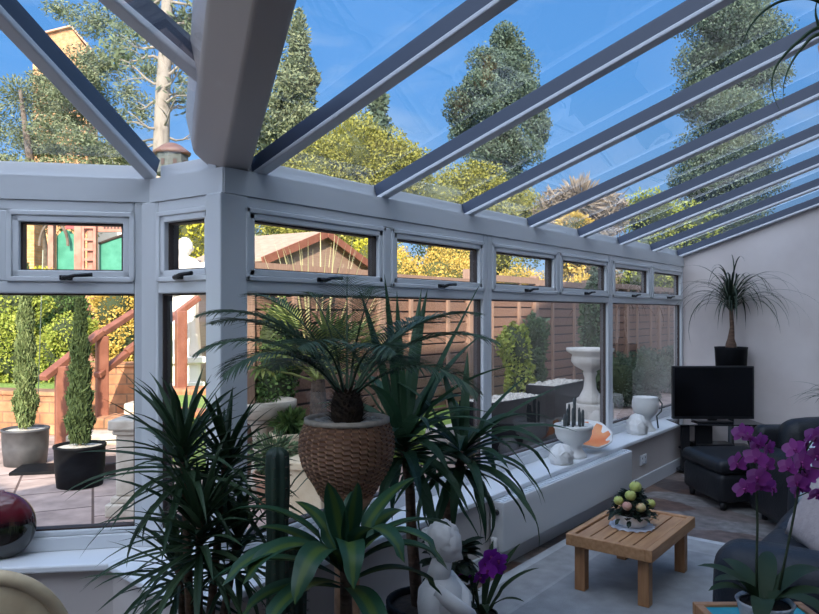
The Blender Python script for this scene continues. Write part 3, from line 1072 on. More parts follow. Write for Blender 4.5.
bush('hedge_shrub', 'large lime leaved shrub at the far left behind the stone wall', 'shrub', gp(5, 11.2, LZ),
     lob((0, 0, 0.6, 0.72, 0.5, 0.75), (-0.2, 0, 1.2, 0.6, 0.5, 0.6), (0.25, 0.1, 1.25, 0.45, 0.45, 0.5), (0.4, 0, 0.5, 0.45, 0.4, 0.6)), 9000, 0.045, T_LIME, 21)
bush('hedge_shrub', 'dark green shrub between the two lime shrubs, under the left window', 'shrub', gp(63, 13.0, LZ),
     lob((0, 0, 1.25, 0.62, 0.5, 0.55), (0.1, 0.1, 0.85, 0.6, 0.5, 0.5), (-0.3, 0, 0.6, 0.5, 0.4, 0.6)), 6000, 0.045, T_GREEN, 22)
bush('hedge_shrub', 'bright lime shrub in the middle behind the dark conifer', 'shrub', gp(62, 11.0, LZ),
     lob((0, 0, 0.5, 0.48, 0.4, 0.5), (0.25, 0, 0.75, 0.35, 0.35, 0.4), (-0.2, 0, 0.35, 0.35, 0.4, 0.45)), 6000, 0.042, T_LIME, 23)
bush('hedge_shrub', 'golden orange shrub behind the handrail', 'shrub', gp(116, 11.6, LZ),
     lob((0, 0, 1.1, 0.45, 0.4, 0.55), (0.1, 0, 0.6, 0.5, 0.4, 0.6), (-0.15, 0.1, 1.3, 0.35, 0.4, 0.45), (-0.2, 0, 0.5, 0.35, 0.35, 0.5)), 6500, 0.045, T_ORANGE, 24)
bush('hedge_shrub', 'low yellow shrub in front of the green playhouse', 'shrub', gp(40, 14.3, LZ),
     lob((0, 0, 1.5, 0.9, 0.35, 0.6), (0.9, 0.1, 1.45, 0.6, 0.35, 0.5), (-0.5, 0, 1.0, 0.7, 0.3, 0.8)), 5000, 0.05, T_YELLOW, 25)

# ---- playhouse with green tarpaulin and ladder
ph = thing('playhouse', 'timber play frame with green tarpaulin sides and a ladder', 'play frame', gp(84, 16.0, LZ), TH)
X = lambda px: (px - 84) / F * 16.0
Z = lambda y: HC + (313 - y) / F * 16.0 - LZ
m_ = MB()
for px, wd in ((79, 0.16), (91.5, 0.12), (130, 0.14), (152, 0.12), (52, 0.12)):
    m_.bx(X(px) - wd / 2, X(px) + wd / 2, -0.07, 0.07, 0, Z(216))
m_.build('post', M_REDWOOD, ph)
m_ = MB(); m_.bx(X(78), X(150), -0.05, 0.05, Z(232), Z(219))
m_.build('top_beam', M_REDWOOD, ph)
for i in range(6):
    for j in range(2):
        m_ = MB(); m_.box((X(104 + i * 3.4 + j * 1.7), -0.055, Z(224 + j * 4)), (0.04, 0.01, 0.045)); m_.build('lattice_hole', M_SPACER, ph)
m_ = MB()
for px in (86.0, 97.5):
    m_.bx(X(px) - 0.03, X(px) + 0.03, -0.16, -0.10, 0, Z(222))
for y in (228, 240, 250, 260, 270, 280):
    m_.bx(X(86), X(97.5), -0.15, -0.11, Z(y + 1.2), Z(y - 1.2))
m_.build('ladder', M_REDWOOD, ph)
m_ = MB(); pts = []
for i in range(13):
    t = i / 12
    pts.append((X(97 + 60 * t), 0.12, Z(243 - 14 * math.sin(PI / 2 * t))))
vs = [(x, y, 0) for x, y, z in pts] + pts
m_.add(vs, [(i, i + 1, 13 + i + 1, 13 + i) for i in range(12)])
m_.build('tarpaulin', M_TARP, ph)
m_ = MB(); m_.tube([(p[0], p[1] - 0.02, p[2]) for p in pts], 0.03, 6); m_.build('tarpaulin_edge', M_SPACER, ph)
m_ = MB()
vs = []
for i in range(9):
    t = i / 8
    vs.append((X(53 + 20 * t), 0.15, Z(236 - 7 * math.sin(PI * t))))
m_.add([(x, y, 0) for x, y, z in vs] + vs, [(i, i + 1, 9 + i + 1, 9 + i) for i in range(8)])
m_.build('tarpaulin', M_TARP, ph)
m_ = MB(); pts = [(X(40) + 0.36 * (1 - math.cos(a)) * 0.9, -0.02, Z(246) + 0.55 * math.sin(a)) for a in np.linspace(0, PI, 14)]
m_.tube(pts, 0.035, 6); m_.build('arch', M_TRUNK, ph)
m_ = MB(); m_.bx(X(66), X(80), -0.03, 0.03, Z(229), Z(217)); m_.build('red_panel', mat('red_paint', (0.55, 0.06, 0.06), 0.5), ph)
bush('hedge_shrub', 'small olive green bush beside the green playhouse', 'shrub', gp(46, 15.2, LZ), lob((0, 0, 1.55, 0.3, 0.3, 0.42), (0.1, 0, 1.0, 0.35, 0.3, 0.5)), 1500, 0.05, T_GREEN, 26)
m_ = MB(); m_.bx(-0.42, 0.42, -0.2, 0.2, 0, 3.4)
tag(m_.build('brick_outhouse', M_BRICK, loc=gp(22, 18.0, LZ), rot=(0, 0, TH)), 'orange brick outbuilding wall at the left behind the play frame', 'building')

# ---- dovecote with copper roof
dv = thing('dovecote', 'grey timber dovecote with a domed copper roof, seen over the eaves', 'dovecote', gp(172, 12.0, LZ))
zb = P(172, 176, 12).z - LZ
m_ = MB(); m_.lathe([(0.05, 0), (0.045, zb)], n=10); m_.build('post', M_GREYWOOD, dv, True)
m_ = MB(); m_.lathe([(0.24, zb), (0.28, zb + 0.03), (0.27, zb + 0.37), (0.275, zb + 0.39)], n=8); m_.build('house', M_GREYWOOD, dv)
for a in range(8):
    m_ = MB(); m_.box((0.255 * math.cos(a * PI / 4 + PI / 8), 0.255 * math.sin(a * PI / 4 + PI / 8), zb + 0.2), (0.02, 0.06, 0.1), (0, 0, a * PI / 4 + PI / 8)); m_.build('entrance', M_SPACER, dv)
m_ = MB(); m_.lathe([(0.30, zb + 0.36), (0.32, zb + 0.40), (0.24, zb + 0.46), (0.16, zb + 0.52), (0.08, zb + 0.555), (0.02, zb + 0.57)], n=16); m_.build('roof', M_COPPER, dv, True)

# ---- white garden statue on a plinth
def head_mesh(mb, c, h, yaw, pitch, m_hair=1, m_skin=0):
    """small sculpted head: skull, brow, nose, chin, ears, hair with a bun; faces +x before turning"""
    c = Vector(c)
    q = Matrix.Rotation(yaw, 3, 'Z') @ Matrix.Rotation(pitch, 3, 'Y')

    def face(v):
        x, y, z = v
        k = Vector((x, y, z))
        if z < 0:                                   # taper the jaw
            k.y *= 1 + 0.38 * z
            k.x *= 1 + 0.12 * z
        fx = max(0, x)
        nose = math.exp(-((y / 0.15) ** 2)) * math.exp(-(((z + 0.12) / 0.20) ** 2)) * (0.36 if x > 0 else 0)
        brow = math.exp(-((z - 0.22) / 0.12) ** 2) * 0.05 * fx
        eye = math.exp(-(((abs(y) - 0.36) / 0.17) ** 2)) * math.exp(-(((z - 0.08) / 0.11) ** 2)) * 0.15 * fx
        mouth = math.exp(-((y / 0.26) ** 2)) * (math.exp(-(((z + 0.46) / 0.07) ** 2)) * 0.06 - math.exp(-(((z + 0.53) / 0.03) ** 2)) * 0.05) * fx
        chin = math.exp(-((y / 0.25) ** 2)) * math.exp(-(((z + 0.80) / 0.15) ** 2)) * 0.12 * fx
        k.x += nose + brow - eye + mouth + chin
        return k
    mb.ball(c, (h * 0.42, h * 0.36, h * 0.5), 30, 26, face, m_skin, q)
    for sg in (-1, 1):
        mb.ball(c + q @ Vector((-0.02 * h, sg * 0.35 * h, 0.0)), (h * 0.07, h * 0.03, h * 0.11), 8, 6, None, m_skin, q)

    def hair(v):
        an = math.atan2(v.y, v.x)
        s_ = 1 + 0.055 * math.sin(an * 9 + v.z * 7 + 1.5 * math.sin(v.z * 6)) + 0.045 * math.sin(v.z * 15 + an * 3)
        return v * s_
    mb.ball(c + q @ Vector((-0.10 * h, 0, 0.11 * h)), (h * 0.42, h * 0.405, h * 0.46), 26, 18, hair, m_hair, q)
    mb.ball(c + q @ Vector((-0.50 * h, 0, 0.02 * h)), (h * 0.17, h * 0.17, h * 0.16), 14, 10, hair, m_hair, q)


def robed_body(mb, H, folds=9, amp=0.05, lean=0.0):
    """draped standing body, base z=0, shoulders at ~0.82 H"""
    prof = [(0.155, 0.0), (0.150, 0.03), (0.135, 0.15), (0.125, 0.30), (0.128, 0.42), (0.132, 0.50), (0.112, 0.58), (0.104, 0.63), (0.118, 0.70), (0.126, 0.76), (0.122, 0.80), (0.085, 0.835), (0.042, 0.855), (0.036, 0.90)]
    n = 48; vs = []; fs = []
    for i, (r, z) in enumerate(prof):
        for j in range(n):
            an = 2 * PI * j / n
            f = amp * max(0, 1 - z / 0.86) + (0.012 if z < 0.8 else 0)
            rr = r * (1 + f * math.sin(folds * an + z * 5) + f * 0.6 * math.sin(folds * 1.7 * an - z * 9 + 1))
            vs.append((rr * math.cos(an) * 0.80 * H + lean * z * H, rr * math.sin(an) * (1.18 if z > 0.6 else 1.0) * H, z * H))
    for i in range(len(prof) - 1):
        for j in range(n):
            fs.append((i * n + j, i * n + (j + 1) % n, (i + 1) * n + (j + 1) % n, (i + 1) * n + j))
    fs.append(tuple(range(n - 1, -1, -1))); fs.append(tuple((len(prof) - 1) * n + j for j in range(n)))
    mb.add(vs, fs)


d = 10.4
st = thing('garden_statue', 'white classical statue on a plinth by the lawn, brightly sunlit', 'statue', gp(183, d, LZ - 0.02), R(-20))
pz = P(183, 356, d).z - LZ + 0.02
m_ = MB()
for (z0, z1, w_) in ((0, 0.10, 0.52), (0.10, pz - 0.10, 0.42), (pz - 0.10, pz, 0.54)):
    m_.rbox((0, 0, (z0 + z1) / 2), (w_, w_, z1 - z0), 0.02, n=2)
m_.build('plinth', M_MARBLE, st, bevel=0.006)
Hs = P(183, 239, d).z - P(183, 356, d).z
m_ = MB(); robed_body(m_, Hs)
head_mesh(m_, (0.02, 0, Hs * 0.915), Hs * 0.165, R(-60), 0.05, 0, 0)
sh = Hs * 0.80
for sg in (-1, 1):
    m_.tube([(0, sg * 0.15 * Hs, sh), (0.01, sg * 0.185 * Hs, sh - 0.12 * Hs), (0.03, sg * 0.175 * Hs, sh - 0.22 * Hs), (0.10 * Hs, sg * 0.10 * Hs, sh - 0.26 * Hs), (0.14 * Hs, sg * 0.03 * Hs, sh - 0.22 * Hs)],
            [0.050 * Hs, 0.042 * Hs, 0.036 * Hs, 0.030 * Hs, 0.024 * Hs], 12)
    m_.ball((0.155 * Hs, sg * 0.02 * Hs, sh - 0.20 * Hs), (0.028 * Hs, 0.022 * Hs, 0.032 * Hs), 10, 8)
m_.build('figure', M_MARBLE, st, True, loc=(0, 0, pz))
bush('hedge_shrub', 'tall bright yellow shrub right behind the white statue', 'shrub', gp(192, 12.6, LZ), lob((0, 0, 1.9, 0.5, 0.5, 1.4), (0.2, 0, 0.9, 0.45, 0.4, 0.9), (-0.35, 0.2, 1.5, 0.5, 0.4, 1.2)), 4200, 0.055, T_YELLOW, 27, M_COREY)
bush('hedge_shrub', 'lime green shrub left of the white statue', 'shrub', gp(158, 12.6, LZ), lob((0, 0, 0.8, 0.45, 0.4, 0.85)), 1800, 0.055, T_LIME, 28)

# ---- fence along the side
FX = -5.2
fy = [4.1, 5.95, 7.75, 9.55, 11.4, 13.2, 15.0, 17.0, 19.0, 21.0, 23.0]
fz = [1.98, 1.96, 2.04, 2.02, 2.06, 2.06, 2.06, 2.06, 2.06, 2.06]
fe = thing('garden_fence', 'long brown overlapped board fence along the side of the garden', 'fence', (FX, fy[0], -0.05), HP)
for i in range(10):
    a, b = fy[i] - fy[0], fy[i + 1] - fy[0]
    top = fz[i] + 0.05
    m_ = MB(); nb = 12; hb = (top - 0.42) / nb
    for k in range(nb):
        z = 0.25 + k * hb
        m_.box(((a + b) / 2, 0.0, z + hb / 2), (b - a - 0.10, 0.018, hb - 0.022), (R(10), 0, 0))
    m_.build('panel', M_FENCE, fe)
    m_ = MB(); m_.bx(a + 0.05, b - 0.05, 0.03, 0.04, 0.25, top - 0.10); m_.build('backing', M_SPACER, fe)  # dark sheet added so the gaps between boards look shaded
    m_ = MB()
    for q in (0.30, 0.72):
        m_.bx(a + (b - a) * q - 0.022, a + (b - a) * q + 0.022, -0.05, -0.012, 0.25, top - 0.07)
    m_.build('batten', M_FENCEPOST, fe)
    m_ = MB(); m_.bx(a + 0.05, b - 0.05, -0.06, 0.06, top - 0.09, top)
    m_.build('top_rail', M_FENCEPOST, fe)
    m_ = MB(); m_.bx(a + 0.05, b - 0.05, -0.03, 0.03, 0, 0.25)
    m_.build('gravel_board', M_STONE, fe)
for i, y in enumerate(fy):
    m_ = MB(); a = y - fy[0]
    m_.bx(a - 0.05, a + 0.05, -0.06, 0.06, 0, 2.12 if i not in (2,) else 2.14)
    m_.build('post', M_FENCEPOST, fe, bevel=0.008)

# lawn strip in front of the fence
m_ = MB(); m_.bx(FX + 0.06, -4.35, 5.7, 9.2, -0.06, 0.30)
struct(m_.build('ground_grass_bed', M_LAWN), 'narrow raised strip of grass below the fence')
m_ = MB(); m_.bx(-4.35, -4.22, 5.7, 9.2, -0.06, 0.32)
struct(m_.build('trim_grass_kerb', M_PALESTONE), 'pale stone kerb of the grass strip')

# ---- shed beyond the fence
sd = thing('garden_shed', 'timber summerhouse with a pale pitched roof beyond the fence', 'shed', gp(322, 11.5, LZ), R(8))
# local: ridge along x (towards the left of the photo), gable at +x end
q = lambda px, py, dd=12.6: P(px, py, dd)
zr = P(322, 231, 11.5).z - LZ; ze = P(275, 257, 10.3).z - LZ
m_ = MB(); m_.bx(-1.45, 0.0, -1.35, 1.35, 0, ze)
m_.add([(0.0, -1.35, ze), (0.0, 1.35, ze), (0.0, 0, zr - 0.06), (-1.45, -1.35, ze), (-1.45, 1.35, ze), (-1.45, 0, zr - 0.06)], [(0, 1, 2), (5, 4, 3)])
m_.build('wall', M_SHEDW, sd)
m_ = MB()
for sg in (-1, 1):
    a = [(-1.55, 0, zr), (0.10, 0, zr), (0.10, sg * 1.5, ze - 0.03), (-1.55, sg * 1.5, ze - 0.03)]
    bt = [(x, y, z - 0.04) for x, y, z in a]
    m_.add(a + bt, [(0, 1, 2, 3), (7, 6, 5, 4), (0, 4, 5, 1), (1, 5, 6, 2), (2, 6, 7, 3), (3, 7, 4, 0)])
m_.build('roof', M_ROOFFELT, sd)
m_ = MB()
for sg in (-1, 1):
    m_.beam((0.115, 0, zr - 0.11), (0.115, sg * 1.52, ze - 0.13), 0.03, 0.12, 0, up=(0, 0, 1))
m_.build('bargeboard', M_RAIL, sd)

# ---- hedges beyond the fence
bush('hedge_shrub', 'leafy yellow green bush right of the summerhouse roof', 'shrub', gp(372, 14.6, LZ), lob((0, 0, 2.0, 0.6, 0.5, 0.75), (0.45, 0, 1.6, 0.5, 0.5, 0.8), (-0.2, 0.2, 1.1, 0.6, 0.5, 0.8)), 8000, 0.05, T_YELLOW, 31, M_COREY)
bush('copper_hedge', 'orange gold clipped hedge above the fence, behind the second opener', 'hedge', gp(440, 12.0, LZ), lob((0, 0, 1.3, 1.1, 0.6, 0.95), (-0.55, -0.4, 1.3, 0.6, 0.6, 0.95)), 12000, 0.034, T_ORANGE, 32, M_COREY)
bush('copper_hedge', 'orange gold clipped hedge above the fence, behind the third opener', 'hedge', gp(520, 14.6, LZ), lob((0, 0, 1.3, 0.8, 0.6, 0.85), (0.6, 0, 1.2, 0.7, 0.5, 0.8)), 10000, 0.034, T_ORANGE, 33, M_COREY)
bush('copper_hedge', 'amber shrub above the fence, behind the fourth opener', 'hedge', gp(585, 16.0, LZ), lob((0, 0, 1.25, 0.9, 0.6, 0.85)), 3000, 0.05, T_ORANGE, 34, M_COREY)


# ---- tall trees
def tree(name, label, px, d, lobes, n, size, m, seed, trunk=None, core=0.78, shell=0.3, cat='tree', z0=LZ, aspect=1.6, coremat=None, flat=0.0, clump=0):
    """lobes given as (px, py, rx_px, ry_px, depth offset)"""
    base = gp(px, d, z0)
    t = thing(name, label, cat, base)
    L = []
    for (lx, ly, rx, ry_, dd) in lobes:
        c = P(lx, ly, d + dd) - base
        k = (d + dd) / F
        L.append(((c.x, c.y, c.z), (rx * k, rx * k, ry_ * k)))
    S = sublobes(L, clump, seed) if clump else L
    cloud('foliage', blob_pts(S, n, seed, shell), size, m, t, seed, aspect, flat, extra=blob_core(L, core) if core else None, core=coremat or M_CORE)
    if trunk:
        s = MB()
        pts = [P(x_, y_, d) - base for x_, y_ in trunk[0]]
        pts = [Vector((0, 0, -0.1))] + pts
        rr = [r_ * d / F for r_ in trunk[1]]
        s.tube(pts, rr, 12); s.build('trunk', trunk[2], t, True)
    return t


tree('golden_conifer', 'broad golden green conifer mound beside the valley beam', 350, 17.2,
     [(345, 160, 48, 45, 0), (315, 175, 42, 45, -.5), (380, 170, 40, 40, .3), (355, 135, 22, 20, 0), (290, 190, 40, 50, -.3), (405, 175, 30, 35, .8), (340, 235, 70, 60, 0)], 75000, 0.042, T_HEDGE, 41, coremat=M_COREY, core=0.62, clump=9)
tree('golden_conifer', 'golden green shrub mound between the first and second roof bars', 460, 21.5,
     [(470, 190, 34, 30, 0), (445, 205, 40, 36, -.5), (500, 205, 34, 28, .4), (530, 222, 30, 26, .6), (470, 250, 70, 55, 0), (470, 312, 60, 44, 0)], 42000, 0.050, T_HEDGE, 42, coremat=M_COREY, core=0.62, clump=9)
tree('cypress_tree', 'slim dark green conifer just right of the valley beam', 292, 22,
     [(299, 40, 13, 26, 0), (297, 70, 20, 26, 0), (293, 100, 27, 28, 0), (288, 135, 34, 34, 0), (284, 175, 40, 45, 0), (310, 118, 13, 14, -.5), (306, 85, 13, 12, .5), (284, 250, 40, 60, 0)], 42000, 0.055, T_CEDAR, 43, shell=0.5, aspect=2.6, core=0.6, clump=8)
tree('cypress_tree', 'small distant conifer peeping over the golden mound', 375, 34,
     [(378, 104, 10, 18, 0), (376, 130, 16, 24, 0), (375, 170, 18, 60, 0), (375, 260, 18, 60, 0)], 3000, 0.17, T_EVER, 44)
tree('evergreen_tree', 'tall ragged evergreen in the middle above the golden shrubs', 500, 27,
     [(507, 42, 19, 20, 0), (498, 68, 28, 26, 0), (516, 72, 26, 24, .8), (484, 102, 36, 28, -.5), (516, 106, 34, 28, .5), (465, 125, 18, 18, 0), (538, 128, 14, 20, 0), (500, 145, 40, 28, 0), (500, 185, 32, 26, 0)], 60000, 0.062, T_EVER, 45, clump=9,
     trunk=([(500, 220), (500, 120), (506, 40)], (9, 7, 4, 1.5), M_TRUNK), shell=0.5, core=0.5)
tree('evergreen_tree', 'huge columnar evergreen at the right seen through several roof panes', 728, 24,
     [(742, -20, 40, 34, 0), (728, 20, 48, 32, -.4), (752, 34, 36, 28, .5), (716, 58, 42, 30, .3), (748, 72, 38, 28, 0), (700, 92, 28, 26, .3), (732, 110, 50, 34, 0), (724, 150, 52, 36, .2), (708, 185, 38, 34, 0), (748, 178, 36, 32, 0), (728, 240, 50, 50, 0)], 80000, 0.056, T_EVER, 46, clump=9,
     trunk=([(728, 240), (728, 100), (735, 0)], (10, 8, 6, 2), M_TRUNK), shell=0.5, core=0.6)
tree('bare_shrub', 'grey leafless bush between the evergreens', 585, 19.0,
     [(580, 205, 24, 26, 0), (600, 215, 30, 24, .4), (560, 215, 26, 26, 0), (590, 260, 34, 40, 0)], 9000, 0.04, T_BARE, 47, core=0.5, shell=0.7, aspect=8, trunk=([(585, 270), (585, 230)], (5, 4, 3), M_TRUNK))
tree('copper_shrub', 'small orange leaved shrub low between the right roof bars', 572, 17.6,
     [(574, 226, 18, 14, 0), (570, 250, 22, 26, 0)], 2500, 0.06, T_ORANGE, 48, coremat=M_COREY, trunk=([(572, 270), (572, 240)], (5, 4, 3), M_TRUNK))
tree('golden_conifer', 'low yellow shrub at the foot of the huge evergreen', 660, 20.5,
     [(650, 215, 30, 25, 0), (690, 230, 30, 30, .2), (655, 262, 38, 36, 0), (690, 275, 34, 40, .2), (640, 300, 40, 40, 0)], 11000, 0.055, T_LIME, 49, trunk=([(660, 280), (660, 240)], (5, 4, 3), M_TRUNK))

# cedar on the far left: clumps with sky between
rs = random.Random(5)
cl = []
for (lx, ly, rx, ry_) in ((18, 96, 22, 20), (45, 110, 26, 17), (75, 122, 24, 15), (25, 135, 28, 17), (58, 148, 32, 14), (95, 96, 24, 17), (110, 118, 22, 13), (75, 84, 24, 16), (40, 80, 16, 10),
                        (96, 22, 30, 16), (60, 10, 18, 10), (120, 52, 20, 16), (105, 66, 26, 14), (4, 160, 14, 12), (85, 60, 22, 16), (135, 18, 18, 15), (-10, 120, 20, 22), (10, 178, 60, 20), (80, 172, 45, 14), (50, 205, 70, 30), (130, 150, 18, 16), (128, 92, 14, 16), (48, 92, 26, 18), (62, 88, 22, 16), (70, 105, 26, 16), (52, 128, 26, 14), (82, 140, 26, 14), (92, 150, 22, 12), (140, 110, 16, 20), (150, 70, 18, 14), (120, 160, 24, 14), (38, 150, 24, 14), (90, 78, 20, 12), (188, 30, 16, 20), (190, 90, 14, 18)):
    cl.append((lx, ly, rx, ry_, rs.uniform(-1.5, 1.5)))
tree('cedar_tree', 'wide feathery cedar filling the far left roof panes', 60, 24, cl, 60000, 0.046, T_CEDAR, 51,
     trunk=([(40, 240), (30, 160), (20, 90)], (7, 6, 4, 1.5), M_TRUNK), shell=0.9, core=0.0, aspect=2.6, flat=0.3)

# pale trunked pine with bare branches
base = gp(163, 16.5, LZ)
pn = thing('pine_tree', 'pine with a pale straight trunk and bare lower branches left of the beam', 'tree', base)
s_ = MB()
tp = [Vector((0, 0, -0.1))] + [P(x_, y_, 16.5) - base for x_, y_ in ((160, 240), (161, 150), (163, 90), (166, 40), (168, -20), (170, -60))]
s_.tube(tp, [k * 16.5 / F for k in (10, 9, 8, 7.2, 6.2, 5, 3)], 14)
tr = s_.build('trunk', M_PALEBARK, pn, True)
rs = random.Random(9)
b_ = MB()
needles = []
for k in range(26):
    y = 150 - k * 7.0 + rs.uniform(-3, 3)
    o0 = P(162, y, 16.5) - base
    az = rs.choice((TH, TH + PI)) + rs.uniform(-0.9, 0.9)
    L = rs.uniform(0.5, 1.25) * (1.0 if k < 12 else 1.3)
    e_ = rs.uniform(-0.25, 0.3)
    pts = [o0]
    for i in range(1, 6):
        t = i / 5
        pts.append(o0 + Vector((math.cos(az) * L * t, math.sin(az) * L * t, L * t * e_ + 0.10 * math.sin(t * 5 + k) + 0.15 * t * t)))
    b_.tube(pts, [0.045, 0.036, 0.028, 0.02, 0.013, 0.006], 6)
    for j in range(2):
        p0 = pts[2 + j]; a2 = az + rs.uniform(-1.0, 1.0)
        pe = p0 + Vector((math.cos(a2) * 0.5, math.sin(a2) * 0.5, rs.uniform(-0.15, 0.3)))
        b_.tube([p0, (p0 + pe) / 2 + Vector((0, 0, 0.03)), pe], [0.016, 0.011, 0.005], 5)
    if k > 13 or rs.random() < 0.30:
        for _ in range(150 if k > 13 else 60):
            c_ = pts[rs.choice((3, 4, 5))]
            needles.append((c_.x + rs.gauss(0, 0.28), c_.y + rs.gauss(0, 0.28), c_.z + rs.gauss(0.05, 0.14)))
b_.build('branches', M_PALEBARK, pn, True)
cloud('foliage', needles, 0.06, T_PINE, pn, 53, 3.5)

# ---- far white house behind the cedar, plus a gable standing in for a reflection
hb = thing('brick_house', 'orange brick gable of a far house showing through the cedar', 'house', gp(66, 36, LZ), TH + 0.25)
zt = P(70, 28, 36).z - LZ; zs = P(40, 41, 36).z - LZ
m_ = MB()
pr = [(-1.55, 0), (1.0, 0), (1.0, zs - 0.3), (0.25, zt), (-1.55, zs)]
vs = [(x, 0, z) for x, z in pr] + [(x, 3.0, z) for x, z in pr]
n = len(pr)
m_.add(vs, [tuple(range(n)), tuple(range(2 * n - 1, n - 1, -1))] + [(i, n + i, n + (i + 1) % n, (i + 1) % n) for i in range(n)])
m_.build('wall', M_BRICK, hb)
m_ = MB()
m_.beam((-1.75, 1.4, zs - 0.05), (0.25, 1.4, zt + 0.03), 3.2, 0.08, 0); m_.beam((0.25, 1.4, zt + 0.03), (1.2, 1.4, zs - 0.4), 3.2, 0.08, 0)
m_.build('roof', M_TERRA, hb)
hw = thing('white_house', 'white rendered house low behind the cedar', 'house', gp(85, 40, LZ), TH)
zt = P(85, 138, 40).z - LZ; zs = P(85, 152, 40).z - LZ
m_ = MB()
pr = [(-2.2, 0), (2.2, 0), (2.2, zs), (0, zt), (-2.2, zs)]
vs = [(x, 0, z) for x, z in pr] + [(x, 5.0, z) for x, z in pr]
n = len(pr)
m_.add(vs, [tuple(range(n)), tuple(range(2 * n - 1, n - 1, -1))] + [(i, n + i, n + (i + 1) % n, (i + 1) % n) for i in range(n)])
m_.build('wall', M_RENDER, hw)
m_ = MB()
m_.beam((-2.6, 2.4, zs - 0.2), (0, 2.4, zt + 0.03), 5.4, 0.1, 0); m_.beam((0, 2.4, zt + 0.03), (2.6, 2.4, zs - 0.2), 5.4, 0.1, 0)
m_.build('roof', M_COPPER, hw)
m_ = MB()
for x in (-1.1, 0.9):
    m_.bx(x - 0.4, x + 0.4, -0.03, 0.02, zs - 1.3, zs - 0.3)
m_.build('house_window', M_SPACER, hw)

# ---- items just outside the long wall
# birdbath
bb = thing('birdbath', 'shallow round stone birdbath beside the corner post outside', 'birdbath', gp(262, 6.3, -0.05))
zt = P(262, 400, 6.3).z + 0.05
m_ = MB(); m_.lathe([(0.16, 0), (0.17, 0.06), (0.10, 0.10), (0.08, zt * 0.5), (0.10, zt - 0.22), (0.20, zt - 0.16)], n=24); m_.build('stem', M_STONE, bb, True)
m_ = MB(); m_.lathe([(0.12, zt - 0.18), (0.27, zt - 0.13), (0.31, zt - 0.05), (0.31, zt), (0.28, zt), (0.22, zt - 0.05), (0.02, zt - 0.06)], n=28); m_.build('bowl', M_STONE, bb, True)


def flowerpot(name, label, loc, r, h, m, plant=None, seed=0, n=500, size=0.03, ph=0.2, pr=None):
    t = thing(name, label, 'plant pot', loc)
    p = MB(); p.lathe([(r * 0.72, 0), (r * 0.92, h * 0.78), (r * 1.02, h * 0.8), (r * 1.04, h), (r * 0.92, h), (r * 0.88, h - 0.03)], n=28, cap1=False)
    p.build('pot', m, t, True)
    s = MB(); s.lathe([(r * 0.9, h - 0.04), (0.01, h - 0.03)], n=18, cap0=False); s.build('soil', M_SOIL, t)
    if plant:
        pr = pr or r
        L = [((0, 0, h + ph * 0.45), (pr, pr, ph * 0.55))]
        cloud('foliage', blob_pts(L, n, seed, 0.9), size, plant, t, seed, 3.0)
    return t


flowerpot('terracotta_pot', 'pale terracotta pot of lavender on the patio below the birdbath', gp(274, 5.7, -0.05), 0.165, 0.27, M_TERRA, T_SHADE, 61, 900, 0.02, 0.32, 0.19)
flowerpot('terracotta_pot', 'tall sand coloured pot standing behind the lavender pot', gp(290, 6.15, -0.05), 0.17, 0.52, M_SANDSTONE, T_GREEN, 62, 500, 0.03, 0.2)
sp_ = thing('sandstone_planter', 'square sand coloured planter on the patio left of the wicker pot', 'planter', gp(312, 5.35, -0.05), R(20))
m_ = MB(); m_.rbox((0, 0, 0.20), (0.30, 0.30, 0.40), 0.012, n=2); m_.rbox((0, 0, 0.42), (0.36, 0.36, 0.06), 0.012, n=2); m_.build('box', M_SANDSTONE, sp_, bevel=0.004)

# fan palm in the garden
fp = thing('fan_palm', 'sunlit yellow green fan palm outside behind the wicker pot', 'palm', gp(318, 6.15, -0.05))
m_ = MB(); m_.tube([(0, 0, 0), (0.01, 0, 0.5), (0, 0, 0.98)], [0.10, 0.09, 0.06], 12); m_.build('trunk', M_BARK, fp, True)
rs = random.Random(14)
for k in range(15):
    az = k * 2.4 + rs.uniform(-0.3, 0.3); el = rs.uniform(0.15, 1.2)
    m_ = MB()
    L = rs.uniform(0.32, 0.55)
    b0 = Vector((0, 0, 0.95)); dr = Vector((math.cos(az) * math.cos(el), math.sin(az) * math.cos(el), math.sin(el)))
    hub = b0 + dr * L
    m_.tube([b0, (b0 + hub) / 2 + Vector((0, 0, 0.02)), hub], [0.012, 0.009, 0.007], 6)
    sd_ = dr.cross(Vector((0, 0, 1))).normalized(); up_ = sd_.cross(dr)
    for i in range(19):
        a = (i - 9) / 9 * 1.45
        dd = (dr * math.cos(a) + sd_ * math.sin(a)).normalized()
        el2 = math.asin(max(-1, min(1, dd.z))); az2 = math.atan2(dd.y, dd.x)
        m_.leaf(hub, az2, el2, rs.uniform(0.34, 0.44), 0.034, rs.uniform(0.3, 0.9), 5, 0.35, 'lance')
    m_.build('frond', T_FAN, fp)

# tall pale blades (ornamental grass / cordyline) in front of the shed
og = thing('ornamental_grass', 'tall pale straw coloured blades in front of the summerhouse', 'grass plant', gp(316, 7.4, LZ))
m_ = MB(); rs = random.Random(3)
for k in range(64):
    az = rs.uniform(0, 2 * PI); el = rs.uniform(1.0, 1.52)
    m_.leaf((rs.uniform(-.08, .08), rs.uniform(-.08, .08), 0), az, el, rs.uniform(1.5, 2.15), 0.026, rs.uniform(0.02, 0.35), 8, 0.2, 'sword')
m_.build('blades', T_REED, og)

